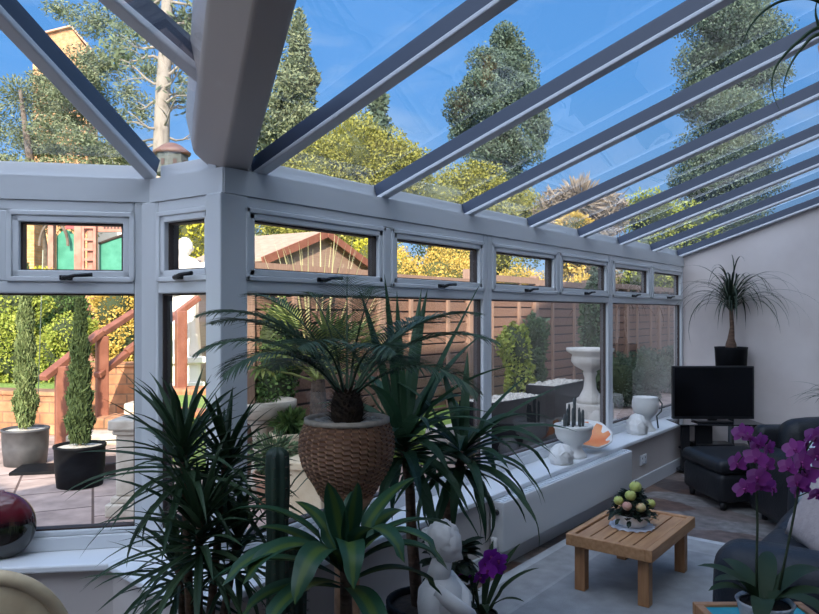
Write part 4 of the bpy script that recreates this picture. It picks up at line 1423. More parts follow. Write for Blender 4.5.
# black troughs with white gravel and shrubs
def trough(label, a, b, w, top, seed):
    t = (b - a); L = t.length
    r = thing('black_trough', label, 'planter', (a.x, a.y, -0.05), math.atan2(t.y, t.x))
    h = top + 0.05
    m_ = MB()
    m_.bx(0, L, -w / 2, -w / 2 + 0.03, 0, h); m_.bx(0, L, w / 2 - 0.03, w / 2, 0, h)
    m_.bx(0, 0.03, -w / 2, w / 2, 0, h); m_.bx(L - 0.03, L, -w / 2, w / 2, 0, h); m_.bx(0, L, -w / 2, w / 2, 0, 0.05)
    m_.build('box', M_BLKPOT, r, bevel=0.006)
    g = MB(); rr = random.Random(seed)
    nx, ny = int(L / 0.045), int(w / 0.05)
    for i in range(nx):
        for j in range(ny):
            g.ball((0.04 + i * 0.045 + rr.uniform(-.01, .01), -w / 2 + 0.045 + j * 0.047 + rr.uniform(-.01, .01), h - 0.02 + rr.uniform(-.01, .012)), rr.uniform(0.02, 0.03), 6, 4)
    g.build('gravel', M_GRAVEL, r, True)['kind'] = 'stuff'
    return r


t1a, t1b = gp(482, 7.3), gp(536, 7.9)
trough('long black trough topped with white gravel under the yellow shrub', gp(474, 7.15), gp(531, 7.9), 0.40, 0.60, 71)
trough('black trough topped with white gravel next to the stone urn', gp(540, 8.0), gp(572, 8.75), 0.36, 0.68, 72)
bush('potted_shrub', 'yellow tipped shrub growing behind the long black trough', 'shrub', gp(516, 8.5, -0.05), lob((0, 0, 1.10, 0.20, 0.22, 0.34), (0.05, 0, 0.75, 0.17, 0.2, 0.3), (-0.06, 0, 1.25, 0.14, 0.14, 0.2)), 1500, 0.045, T_LIME, 73, stem=0.6)
bush('potted_shrub', 'grey green shrub right of the yellow tipped one', 'shrub', gp(534, 9.0, -0.05), lob((0, 0, 1.15, 0.20, 0.2, 0.42), (0, 0, 0.7, 0.16, 0.2, 0.3)), 1500, 0.045, T_SHADE, 74, stem=0.6)
# stone urn on pedestal
ur = thing('stone_urn', 'pale stone garden urn on a stepped pedestal outside the window', 'urn', gp(590, 7.9, -0.05))
zt = P(590, 348, 7.9).z + 0.05
m_ = MB()
for (z0, z1, w_) in ((0, 0.30, 0.44), (0.30, 0.36, 0.48)):
    m_.rbox((0, 0, (z0 + z1) / 2), (w_, w_, z1 - z0), 0.015, n=2)
zb = zt - 0.62
m_.rbox((0, 0, (0.36 + zb) / 2), (0.40, 0.40, zb - 0.36), 0.012, n=2)
m_.build('pedestal', M_PALESTONE, ur, bevel=0.006)
m_ = MB(); m_.lathe([(0.15, zb), (0.15, zb + 0.05), (0.12, zb + 0.07), (0.075, zb + 0.16), (0.06, zb + 0.28), (0.08, zb + 0.34), (0.07, zb + 0.36), (0.17, zb + 0.42), (0.205, zb + 0.47), (0.20, zb + 0.52), (0.19, zb + 0.54), (0.26, zb + 0.585), (0.265, zb + 0.62), (0.22, zb + 0.62), (0.19, zb + 0.57), (0.01, zb + 0.55)], n=36,
                    rfun=lambda r, z, an, i, j: r * (1 + (0.03 * math.sin(an * 14) if 7 <= i <= 10 else 0)))
m_.build('bowl', M_PALESTONE, ur, True)
bush('potted_shrub', 'upright green shrub rising behind the stone urn against the fence', 'shrub', gp(593, 9.3, -0.05), lob((0, 0, 1.3, 0.20, 0.2, 0.75), (0.05, 0, 1.85, 0.15, 0.15, 0.35)), 2000, 0.045, T_SHADE, 75, stem=0.8)

bush('hedge_shrub', 'dark shrub in front of the fence behind the left palm fronds', 'shrub', gp(268, 6.75, -0.05), lob((0, 0, 1.35, 0.28, 0.26, 0.42), (0.1, 0, 0.95, 0.26, 0.26, 0.4)), 3500, 0.035, T_GREEN, 81)
for i, y in enumerate((11.2, 12.5, 13.9, 15.5)):  # row of dark shrubs added to cover bright patio seen through the panes
    bush('hedge_shrub', ['nearest low dark shrub of the row along the shaded fence', 'second low dark shrub of the row along the shaded fence', 'third low dark shrub of the row along the shaded fence', 'farthest low dark shrub of the row along the shaded fence'][i], 'shrub',
         (FX + 0.62, y, -0.05), lob((0, 0, 0.45, 0.45, 0.55, 0.5)), 2200, 0.045, T_EVER, 90 + i, group='low shrubs along the shaded fence')



# ================================================================== INSIDE: furniture
# ---- radiator
rd = thing('radiator', 'long white low panel radiator on the wall under the sill', 'radiator', (-2.19, 3.49, 0.13), 0)
RL, RH = 1.96, 0.285
m_ = MB(); m_.rbox((0.085, RL / 2, RH / 2), (0.024, RL, RH), 0.008, n=2); m_.rbox((0.02, RL / 2, RH / 2), (0.015, RL - 0.02, RH - 0.02), 0.005, n=2)
m_.build('panel', M_RAD, rd, True)
m_ = MB(); m_.bx(0.012, 0.085, 0.0, RL, RH - 0.004, RH + 0.004)
for i in range(48):
    m_.bx(0.024, 0.074, 0.03 + i * 0.04, 0.03 + i * 0.04 + 0.012, RH + 0.004, RH + 0.008)
m_.build('grille', M_RADGR, rd)
for y in (0.0, RL):
    m_ = MB(); m_.rbox((0.05, y, RH / 2), (0.088, 0.012, RH), 0.004, n=2); m_.build('end_panel', M_RAD, rd)
m_ = MB(); m_.lathe([(0.012, 0), (0.018, 0.004), (0.018, 0.012), (0.008, 0.014)], (0, 0, 0), 12)
m_.build('vent_plug', M_BLACKPL, rd, True, loc=(0.06, -0.018, RH - 0.055), rot=(R(90), 0, 0))
m_ = MB(); m_.tube([(0.05, -0.035, -0.125), (0.05, -0.035, 0.01), (0.05, 0.0, 0.012)], 0.009, 8); m_.lathe([(0.018, 0.0), (0.02, 0.02), (0.02, 0.06), (0.014, 0.066)], (0.05, -0.035, 0.02), 14)
m_.build('valve', M_WHITECER, rd, True)
for y in (0.35, RL - 0.35):
    m_ = MB(); m_.bx(-0.004, 0.016, y - 0.02, y + 0.02, 0.03, RH - 0.03); m_.build('bracket', M_RAD, rd)

# ---- wall socket
so_ = thing('wall_socket', 'white double wall socket on the low wall right of the radiator', 'socket', (-2.195, 5.95, 0.25))
m_ = MB(); m_.rbox((0.006, 0, 0), (0.012, 0.146, 0.086), 0.004, n=2); m_.build('face_plate', M_SILL, so_, True)
for y in (-0.035, 0.035):
    m_ = MB()
    m_.bx(0.011, 0.0135, y - 0.004, y + 0.004, 0.008, 0.024); m_.build('pin_slot', M_BLACKPL, so_)
    m_ = MB(); m_.rbox((0.013, y, -0.022), (0.008, 0.012, 0.02), 0.002, n=2); m_.build('switch', M_SKIRT, so_)

# ---- rug
def rug_mat():
    m, nt, out = new_mat('pale_rug')
    b = nt.nodes.new('ShaderNodeBsdfPrincipled'); nt.links.new(b.outputs[0], out.inputs[0])
    tc = nt.nodes.new('ShaderNodeTexCoord'); sp = nt.nodes.new('ShaderNodeSeparateXYZ'); nt.links.new(tc.outputs['Object'], sp.inputs[0])
    ab = []
    for k, h in ((0, 0.85), (1, 1.225)):
        a = nt.nodes.new('ShaderNodeMath'); a.operation = 'ABSOLUTE'; nt.links.new(sp.outputs[k], a.inputs[0])
        s_ = nt.nodes.new('ShaderNodeMath'); s_.operation = 'SUBTRACT'; s_.inputs[0].default_value = h; nt.links.new(a.outputs[0], s_.inputs[1])
        ab.append(s_)
    mn = nt.nodes.new('ShaderNodeMath'); mn.operation = 'MINIMUM'
    nt.links.new(ab[0].outputs[0], mn.inputs[0]); nt.links.new(ab[1].outputs[0], mn.inputs[1])
    cr = nt.nodes.new('ShaderNodeValToRGB'); cr.color_ramp.interpolation = 'CONSTANT'
    E_ = cr.color_ramp.elements
    E_[0].position = 0; E_[0].color = (0.52, 0.53, 0.54, 1)
    E_[1].position = 0.06; E_[1].color = (0.36, 0.36, 0.36, 1)
    for p_, c_ in ((0.28, (0.39, 0.39, 0.39, 1)), (0.30, (0.31, 0.315, 0.32, 1))):
        q_ = E_.new(p_); q_.color = c_
    nt.links.new(mn.outputs[0], cr.inputs[0])
    nz = nt.nodes.new('ShaderNodeTexNoise'); nz.inputs['Scale'].default_value = 9; nz.inputs['Detail'].default_value = 6
    nt.links.new(tc.outputs['Object'], nz.inputs['Vector'])
    c2 = nt.nodes.new('ShaderNodeValToRGB'); c2.color_ramp.elements[0].position = .3; c2.color_ramp.elements[0].color = (.82, .82, .82, 1); c2.color_ramp.elements[1].position = .7; c2.color_ramp.elements[1].color = (1.1, 1.1, 1.1, 1)
    nt.links.new(nz.outputs[0], c2.inputs[0])
    mu = nt.nodes.new('ShaderNodeMix'); mu.data_type = 'RGBA'; mu.blend_type = 'MULTIPLY'; mu.inputs[0].default_value = 1
    nt.links.new(cr.outputs[0], mu.inputs[6]); nt.links.new(c2.outputs[0], mu.inputs[7]); nt.links.new(mu.outputs[2], b.inputs['Base Color'])
    b.inputs['Roughness'].default_value = 0.95; b.inputs['Specular IOR Level'].default_value = 0.1
    n3 = nt.nodes.new('ShaderNodeTexNoise'); n3.inputs['Scale'].default_value = 220
    nt.links.new(tc.outputs['Object'], n3.inputs['Vector'])
    bp = nt.nodes.new('ShaderNodeBump'); bp.inputs['Strength'].default_value = .5; bp.inputs['Distance'].default_value = .01
    nt.links.new(n3.outputs[0], bp.inputs['Height']); nt.links.new(bp.outputs[0], b.inputs['Normal'])
    return m


m_ = MB(); m_.rbox((0, 0, 0.007), (1.70, 2.45, 0.014), 0.006, n=2)
tag(m_.build('area_rug', rug_mat(), loc=(-1.24, 3.62, 0), rot=(0, 0, R(0.5))), 'pale grey patterned rug with a white edge under the slatted table', 'rug')

# ---- slatted coffee table
ct_c = [P(567.8, 533.4, 3.776), P(649.9, 551.3, 3.492), P(693.3, 516.9, 4.081)]
cx = (ct_c[0] + ct_c[2]) / 2
tz = 0.322
ang_t = math.atan2((ct_c[2] - ct_c[1]).y, (ct_c[2] - ct_c[1]).x)
Lx = 0.745; Wy = 0.465
ct = thing('coffee_table', 'low slatted pine coffee table standing on the pale rug', 'table', (cx.x, cx.y, 0.014), ang_t)
tz -= 0.014
m_ = MB()
fw = 0.035; fh = 0.062
m_.bx(-Lx / 2, Lx / 2, -Wy / 2, -Wy / 2 + fw, tz - fh, tz); m_.bx(-Lx / 2, Lx / 2, Wy / 2 - fw, Wy / 2, tz - fh, tz)
m_.bx(-Lx / 2, -Lx / 2 + fw, -Wy / 2 + fw, Wy / 2 - fw, tz - fh, tz); m_.bx(Lx / 2 - fw, Lx / 2, -Wy / 2 + fw, Wy / 2 - fw, tz - fh, tz)
m_.build('frame', M_WOOD, ct, bevel=0.004)
ns = 5; inner_w = Wy - 2 * fw; gap = 0.008; sw = (inner_w - gap * (ns + 1)) / ns
for i in range(ns):
    y = -Wy / 2 + fw + gap + i * (sw + gap)
    m_ = MB(); m_.bx(-Lx / 2 + fw, Lx / 2 - fw, y, y + sw, tz - 0.028, tz - 0.008); m_.build('slat', M_WOOD, ct, bevel=0.003)
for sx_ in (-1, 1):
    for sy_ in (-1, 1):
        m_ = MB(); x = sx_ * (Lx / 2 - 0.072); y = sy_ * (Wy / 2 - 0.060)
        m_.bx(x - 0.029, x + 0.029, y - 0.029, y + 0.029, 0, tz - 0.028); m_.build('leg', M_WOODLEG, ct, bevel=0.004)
TTOP = tz - 0.008 + 0.014
# doily
dc = P(632, 524, 3.93)
m_ = MB(); n = 96; ring = []
vs = [(0, 0, 0.004)]
for k, rr in enumerate((0.05, 0.09, 0.118)):
    for j in range(n):
        an = 2 * PI * j / n
        r_ = rr * (1 + (0.07 * abs(math.sin(an * 8)) if k == 2 else 0))
        vs.append((r_ * math.cos(an), r_ * math.sin(an), 0.004 + (0.003 * math.sin(an * 16) if k == 2 else 0)))
fs = [(0, 1 + j, 1 + (j + 1) % n) for j in range(n)]
for k in range(2):
    for j in range(n):
        a = 1 + k * n
        fs.append((a + j, a + n + j, a + n + (j + 1) % n, a + (j + 1) % n))
m_.add(vs, fs)
tag(m_.build('doily', M_DOILY, loc=(dc.x, dc.y, TTOP), rot=(0, 0, 0.3)), 'round white lace doily under the fruit bowl on the coffee table', 'doily')
# bowl with fruit
bc = Vector((dc.x, dc.y, TTOP + 0.006))
bo = thing('fruit_bowl', 'cream basket weave bowl holding fruit and leaves on the coffee table', 'bowl', bc)
m_ = MB(); m_.lathe([(0.062, 0), (0.072, 0.004), (0.088, 0.03), (0.098, 0.062), (0.100, 0.068), (0.094, 0.068), (0.084, 0.04), (0.01, 0.03)], n=64,
                    rfun=lambda r, z, an, i, j: r * (1 + (0.025 * math.sin(an * 24 + (i % 2) * PI) if 1 <= i <= 4 else 0)))
m_.build('basket', M_WHITECER, bo, True)
s_ = MB(); s_.lathe([(0.09, 0.052), (0.07, 0.085), (0.04, 0.12), (0.01, 0.15)], n=20, cap0=False); s_.build('filling', M_SOIL, bo, True)
rs = random.Random(21)
m_ = MB()
for k in range(260):
    an = rs.uniform(0, 2 * PI); hh = rs.uniform(0, 1)
    r_ = 0.108 * (1 - hh * 0.78)
    m_.leaf((r_ * math.cos(an), r_ * math.sin(an), 0.05 + hh * 0.14), an + rs.uniform(-0.8, 0.8), rs.uniform(-0.4, 0.9), rs.uniform(0.035, 0.055), 0.026, 0.8, 4, 0.25, 'oval')
m_.build('leaves', L_DARK, bo)


def fruit_mat(name, a, b_):
    return mat(name, a, 0.38, b_, 14, spec=0.5)


M_FA = fruit_mat('apple_yellow_green', (0.42, 0.46, 0.10), (0.52, 0.52, 0.16))
M_FB = fruit_mat('apple_blush', (0.62, 0.36, 0.20), (0.50, 0.48, 0.18))
M_FC = fruit_mat('apple_pink', (0.60, 0.24, 0.20), (0.62, 0.42, 0.30))


def apple(label, px, py, d, r, m):
    p = P(px, py, d)
    t = thing('apple', label, 'fruit', (p.x, p.y, p.z - r * 0.9), 0, 'fruit in the cream bowl')

    def f(v):
        k = Vector(v)
        rr = math.hypot(k.x, k.y)
        k.z -= 0.25 * math.exp(-(rr / 0.28) ** 2) * (1 if k.z > 0 else -0.8)
        return k
    b_ = MB(); b_.ball((0, 0, r * 0.9), (r, r, r * 0.92), 18, 12, f); b_.build('flesh', m, t, True)
    s_ = MB(); s_.tube([(0, 0, r * 1.5), (0.003, 0, r * 2.0)], [0.0015, 0.002], 5); s_.build('stalk', M_TRUNK, t)
    return t


BD = (bc.x * -ST + bc.y * CT)
apple('yellow green apple at the very top of the fruit bowl', 635.5, 487, BD, 0.035, M_FA)
apple('yellow apple second from the top of the fruit bowl', 630.5, 495.5, BD - 0.055, 0.031, M_FA)
apple('yellow apple at the left edge of the fruit bowl', 618.5, 500.5, BD - 0.04, 0.027, M_FA)
apple('pink apple low in the middle of the fruit bowl', 627, 506, BD - 0.085, 0.026, M_FC)
apple('orange blushed apple at the front right of the fruit bowl', 640.5, 507.5, BD - 0.085, 0.029, M_FB)
apple('pale yellow apple half hidden at the right of the fruit bowl', 650.5, 503.5, BD - 0.03, 0.027, M_FA)

# ---- television and its stand (in the far corner, turned to the room)
fwd = Vector((-ST, CT, 0)); rgt = Vector((CT, ST, 0))
D0 = 6.62
tv = thing('tv_stand', 'black glass corner television stand with two shelves', 'tv stand', gp(722, D0, 0), TH)
k = D0 / F
SX = lambda px: (px - 722) * k
zsh = P(722, 424, D0).z
m_ = MB(); m_.rbox((0, 0.14, zsh - 0.008), (0.82, 0.36, 0.012), 0.004, n=2); m_.build('top_shelf', M_BGLASS, tv)
zs2 = P(722, 449, D0).z
m_ = MB(); m_.rbox((0, 0.14, zs2 - 0.008), (0.72, 0.34, 0.012), 0.004, n=2); m_.build('middle_shelf', M_BGLASS, tv)
m_ = MB(); m_.rbox((0, 0.14, 0.03), (0.84, 0.38, 0.02), 0.006, n=2); m_.build('base_shelf', M_BGLASS, tv)
for x in (SX(686), SX(758)):
    m_ = MB(); m_.rbox((x, 0.02, zsh / 2 - 0.006), (0.075, 0.05, zsh - 0.02), 0.012, n=3); m_.build('leg', M_BLACKPL, tv)
m_ = MB(); m_.rbox((SX(708), 0.10, (zsh + zs2) / 2 - 0.01), (0.16, 0.04, zsh - zs2 - 0.02), 0.006, n=2); m_.build('centre_support', M_BLACKPL, tv)
bx_ = thing('set_top_box', 'flat black box on the middle shelf of the television stand', 'electronics', (0, 0, 0), TH)
p = gp(715, D0 + 0.06, zs2 - 0.001); bx_.location = p
m_ = MB(); m_.rbox((0, 0.08, 0.018), (0.36, 0.20, 0.036), 0.005, n=2); m_.build('case', M_BLACKPL, bx_)
m_ = MB(); m_.bx(-0.15, 0.15, -0.0215, -0.0195, 0.012, 0.026); m_.build('front_panel', M_BGLASS, bx_)
t2 = thing('television', 'black flat screen television on the glass corner stand', 'television', gp(713.5, D0 + 0.12, zsh - 0.001), TH)
kk = (D0 + 0.12) / F
tw = 81.5 * kk; zt0 = P(0, 419, D0 + 0.12).z - zsh; zt1 = P(0, 366, D0 + 0.12).z - zsh
m_ = MB(); m_.rbox((0, 0.02, (zt0 + zt1) / 2), (tw, 0.045, zt1 - zt0), 0.006, n=2); m_.build('casing', M_BLACKPL, t2)
m_ = MB(); m_.bx(-tw / 2 + 0.018, tw / 2 - 0.018, -0.0045, -0.002, zt0 + 0.028, zt1 - 0.018); m_.build('screen', M_SCREEN, t2)
m_ = MB(); m_.rbox((0, 0.03, zt0 / 2 + 0.02), (0.09, 0.03, zt0 + 0.05), 0.008, n=2); m_.rbox((0, 0.03, 0.008), (0.34, 0.18, 0.014), 0.006, n=2); m_.build('foot', M_BLACKPL, t2)

# plant stand behind with the ponytail palm
dp = 7.08
zpot = P(731, 372, dp).z
ps = thing('plant_stand', 'slim black plant stand behind the television', 'plant stand', gp(731, dp, 0), TH)
m_ = MB(); m_.lathe([(0.125, zpot - 0.03), (0.13, zpot - 0.02), (0.13, zpot - 0.002), (0.125, zpot)], n=24); m_.build('plate', M_BLACKPL, ps, True)
m_ = MB(); m_.lathe([(0.12, 0), (0.12, 0.02), (0.03, 0.04), (0.025, zpot - 0.03)], n=20); m_.build('column', M_BLACKPL, ps, True)
pp = thing('ponytail_palm', 'ponytail palm with long drooping leaves in a black pot behind the television', 'potted plant', gp(731, dp, zpot + 0.001))
kp = dp / F
ph_ = P(731, 347, dp).z - zpot
m_ = MB(); m_.lathe([(14 * kp, 0), (15.2 * kp, ph_ * 0.9), (15.6 * kp, ph_), (14 * kp, ph_), (13.5 * kp, ph_ - 0.03)], n=28, cap1=False); m_.build('pot', M_BLKPOT, pp, True)
m_ = MB(); m_.lathe([(13.6 * kp, ph_ - 0.015), (0.01, ph_ - 0.005)], n=18, cap0=False); m_.build('soil', M_PEBBLE, pp)
m_ = MB(); zc = P(731, 308, dp).z - zpot
m_.tube([(0, 0, ph_ - 0.01), (0, 0, ph_ + 0.03), (0.0, 0, ph_ + 0.08), (0.01, 0, (ph_ + zc) / 2), (0.0, 0, zc)], [0.055, 0.052, 0.034, 0.022, 0.018], 12); m_.build('trunk', M_YTRUNK, pp, True)
rs = random.Random(33); m_ = MB()
for k_ in range(95):
    az = rs.uniform(0, 2 * PI); el = rs.uniform(0.6, 1.55)
    L = rs.uniform(0.45, 0.98)
    m_.leaf((0.01 * math.cos(az), 0.01 * math.sin(az), zc + rs.uniform(-0.04, 0.03)), az, el, L, 0.015, rs.uniform(1.7, 3.0), 12, 0.3, 'sword', dpow=1.15)
lim = YF - 0.02 - pp.location.y
m_.v = [(v[0], min(v[1], lim), v[2]) for v in m_.v]
m_.build('foliage', L_PONY, pp)

# ---- leather ottoman and armchair in the far corner
ot = thing('ottoman', 'square black leather footstool in front of the television stand', 'footstool', (0, 0, 0), TH + R(5))
oc = rgt * 2.60 + fwd * 5.62; ot.location = (oc.x, oc.y, 0)
m_ = MB(); m_.rbox((0, 0, 0.175), (0.56, 0.60, 0.23), 0.05, n=4); m_.build('base', M_LEATHER, ot, True, weld=True)
m_ = MB(); m_.rbox((0, 0, 0.335), (0.58, 0.62, 0.11), 0.05, n=4, puff=0.012); m_.build('cushion', M_LEATHER, ot, True, weld=True)
for sx_ in (-1, 1):
    for sy_ in (-1, 1):
        m_ = MB(); m_.lathe([(0.02, 0), (0.028, 0.065)], (sx_ * 0.22, sy_ * 0.24, 0), 12); m_.build('foot', M_BLACKPL, ot, True)


def armchair(t, W, D, arm, back_h, seat_h, m, nseat=1, arm_h=0.58, foot=0.05):
    """faces local -y; back at +y"""
    m_ = MB(); m_.rbox((0, 0.02, foot + 0.13), (W - 0.02, D - 0.06, 0.26), 0.05, n=4); m_.build('base', m, t, True, weld=True)
    for sx_ in (-1, 1):
        m_ = MB(); m_.rbox((sx_ * (W / 2 - arm / 2), -0.0, foot + (arm_h - foot) / 2), (arm, D, arm_h - foot), min(0.09, arm * 0.45), n=5, puff=0.015); m_.build('arm', m, t, True, weld=True)
    iw = (W - 2 * arm)
    for i in range(nseat):
        w_ = iw / nseat
        x = -iw / 2 + w_ * (i + 0.5)
        m_ = MB(); m_.rbox((x, -0.07, seat_h - 0.07), (w_ - 0.01, D - 0.24, 0.17), 0.06, n=4, puff=0.02); m_.build('seat_cushion', m, t, True, weld=True)
        m_ = MB(); m_.rbox((x, D / 2 - 0.17, (seat_h + back_h) / 2), (w_ - 0.01, 0.22, back_h - seat_h + 0.06), 0.09, Euler((R(-10), 0, 0)).to_matrix(), n=4, puff=0.03); m_.build('back_cushion', m, t, True, weld=True)
    m_ = MB(); m_.rbox((0, D / 2 - 0.07, foot + (back_h - 0.06) / 2), (W - 0.06, 0.14, back_h - 0.06), 0.06, n=4); m_.build('back', m, t, True, weld=True)
    for sx_ in (-1, 1):
        for sy_ in (-1, 1):
            m_ = MB(); m_.lathe([(0.02, 0), (0.028, foot + 0.02)], (sx_ * (W / 2 - 0.09), sy_ * (D / 2 - 0.10), 0), 12); m_.build('foot', M_BLACKPL, t, True)


ac = thing('armchair', 'black leather armchair at the right between the sofa and the footstool', 'armchair', (0, 0, 0), 0)
oc = rgt * 2.97 + fwd * 4.80; ac.location = (oc.x, oc.y, 0); ac.rotation_euler = (0, 0, TH)
armchair(ac, 0.92, 0.84, 0.18, 0.70, 0.42, M_LEATHER, 1, 0.54)

# ---- dark sofa along the right wall
sf = thing('sofa', 'dark charcoal leather sofa with a rounded arm at the lower right', 'sofa', (-0.36, 3.90, 0), -HP)
armchair(sf, 1.78, 0.94, 0.24, 0.80, 0.43, M_LEATHER2, 2, 0.56)


def pillow(label, loc, rot, size, m, group=None):
    m_ = MB()
    n = 14; vs = []; fs = []
    for sg in (-1, 1):
        o_ = len(vs)
        for i in range(n + 1):
            for j in range(n + 1):
                u = -1 + 2 * i / n; v = -1 + 2 * j / n
                pin = 1 - 0.10 * (u * u * (1 - v * v) + v * v * (1 - u * u))
                h = ((1 - u ** 4) * (1 - v ** 4)) ** 0.55
                vs.append((u * size[0] / 2 * pin, v * size[1] / 2 * pin, sg * size[2] / 2 * h))
        for i in range(n):
            for j in range(n):
                f = (o_ + i * (n + 1) + j, o_ + (i + 1) * (n + 1) + j, o_ + (i + 1) * (n + 1) + j + 1, o_ + i * (n + 1) + j + 1)
                fs.append(f if sg > 0 else f[::-1])
    m_.add(vs, fs)
    return tag(m_.build('throw_pillow', m, None, True, weld=True, loc=loc, rot=rot), label, 'pillow', group)


M_PILW = mat('white_fabric', (0.58, 0.66, 0.68), 0.9, (0.64, 0.70, 0.72), 30, bump=0.2)
M_PILB = mat('beige_pink_fabric', (0.42, 0.34, 0.32), 0.9, (0.48, 0.39, 0.37), 30, bump=0.2)
M_PILR = mat('red_fabric', (0.45, 0.04, 0.03), 0.8)
pw = P(813, 506, 3.62)
pillow('white cushion standing on the dark sofa behind the beige one', (pw.x + 0.02, pw.y + 0.15, 0.64), (R(78), 0, R(-62)), (0.44, 0.42, 0.16), M_PILW)
pb = P(826, 552, 3.08)
pillow('beige pink cushion leaning on the sofa arm', (pb.x + 0.02, pb.y + 0.02, 0.60), (R(66), R(10), R(-50)), (0.42, 0.38, 0.15), M_PILB)

# ---- wooden chair at the lower left
ch = thing('dining_chair', 'light beech chair with a curved back at the lower left', 'chair', (0, 0, 0), 0)
oc = rgt * (-0.995) + fwd * 1.80; ch.location = (oc.x, oc.y, 0)
ch.rotation_euler = (0, 0, R(-40))
cz = 0.455
m_ = MB(); m_.lathe([(0.20, cz - 0.035), (0.215, cz - 0.02), (0.21, cz), (0.05, cz - 0.006)], n=36, sx=1.0, sy=1.03); m_.build('seat', M_CHAIRW, ch, True)
for ax_, ay_ in ((0.15, 0.15), (0.15, -0.15), (-0.15, 0.15), (-0.15, -0.15)):
    m_ = MB(); m_.tube([(ax_ * 1.25, ay_ * 1.25, 0), (ax_, ay_, cz - 0.02)], [0.014, 0.019], 12); m_.build('leg', M_CHAIRW, ch, True)
# hooped back: an arched panel curved around the seat's rear (local +x side)
def backpt(a, s_, rr):
    # a 0..PI along the hoop; s_ 0..1 inwards
    w_ = 0.205 * math.cos(a) * s_; h_ = 0.485 * (max(0, math.sin(a)) ** 0.62) * s_
    th = w_ / 0.215
    return Vector(((0.165 + h_ * 0.16 + rr) * math.cos(th * 0.9), (0.20 + rr) * math.sin(th), cz - 0.02 + h_ * 1.0))
m_ = MB(); m_.tube([backpt(PI * i / 28, 1.0, 0) for i in range(29)], 0.017, 10); m_.build('back_hoop', M_CHAIRW, ch, True)
m_ = MB(); vs = []; fs = []
na, nsg = 28, 6
for i in range(na + 1):
    for j in range(nsg + 1):
        vs.append(backpt(PI * i / na, j / nsg * 0.98 + 0.001, -0.003))
for i in range(na):
    for j in range(nsg):
        fs.append((i * (nsg + 1) + j, (i + 1) * (nsg + 1) + j, (i + 1) * (nsg + 1) + j + 1, i * (nsg + 1) + j + 1))
m_.add(vs, fs); m_.build('back_panel', M_CHAIRW, ch, True, solid=0.012)

# ================================================================== INSIDE: things on the sill
# ---- round red and black vase
def vase_mat():
    m, nt, out = new_mat('red_black_glaze')
    b = nt.nodes.new('ShaderNodeBsdfPrincipled'); nt.links.new(b.outputs[0], out.inputs[0])
    tc = nt.nodes.new('ShaderNodeTexCoord'); sp = nt.nodes.new('ShaderNodeSeparateXYZ'); nt.links.new(tc.outputs['Object'], sp.inputs[0])
    nz = nt.nodes.new('ShaderNodeTexNoise'); nz.inputs['Scale'].default_value = 9
    nt.links.new(tc.outputs['Object'], nz.inputs['Vector'])
    ad = nt.nodes.new('ShaderNodeMath'); ad.operation = 'MULTIPLY_ADD'; ad.inputs[1].default_value = 0.05
    nt.links.new(nz.outputs[0], ad.inputs[0]); nt.links.new(sp.outputs[2], ad.inputs[2])
    mr = nt.nodes.new('ShaderNodeMapRange'); mr.inputs[1].default_value = 0.0; mr.inputs[2].default_value = 0.33
    nt.links.new(ad.outputs[0], mr.inputs[0])
    cr = nt.nodes.new('ShaderNodeValToRGB'); E_ = cr.color_ramp.elements
    E_[0].position = 0.42; E_[0].color = (0.004, 0.004, 0.004, 1)
    E_[1].position = 0.68; E_[1].color = (0.13, 0.012, 0.02, 1)
    q_ = E_.new(0.49); q_.color = (0.02, 0.03, 0.01, 1); q_ = E_.new(0.51); q_.color = (0.008, 0.006, 0.006, 1)
    nt.links.new(mr.outputs[0], cr.inputs[0]); nt.links.new(cr.outputs[0], b.inputs['Base Color'])
    b.inputs['Roughness'].default_value = 0.08; b.inputs['Coat Weight'].default_value = 0.6
    return m


vp = P(-1, 554, 3.03)
vs_ = thing('round_vase', 'glossy round vase, dark red above and black below, on the left sill', 'vase', (vp.x, vp.y, Z_SILL), angF)
VR_ = 0.149
m_ = MB()
prof = []
for i in range(25):
    a = -PI / 2 + 0.42 + (PI - 0.42 - 0.16) * i / 24
    prof.append((VR_ * math.cos(a), VR_ * math.sin(a) + VR_ * math.cos(0.42)))
top_r, top_z = prof[-1]
prof = [(0.01, prof[0][1])] + prof + [(top_r * 0.95, top_z + 0.004), (top_r * 0.8, top_z - 0.002), (top_r * 0.75, top_z - 0.05)]
zoff = prof[0][1]
prof = [(r, z - zoff) for r, z in prof]
m_.lathe(prof, n=48, sx=1.0, sy=0.55, cap1=False); m_.build('body', vase_mat(), vs_, True)

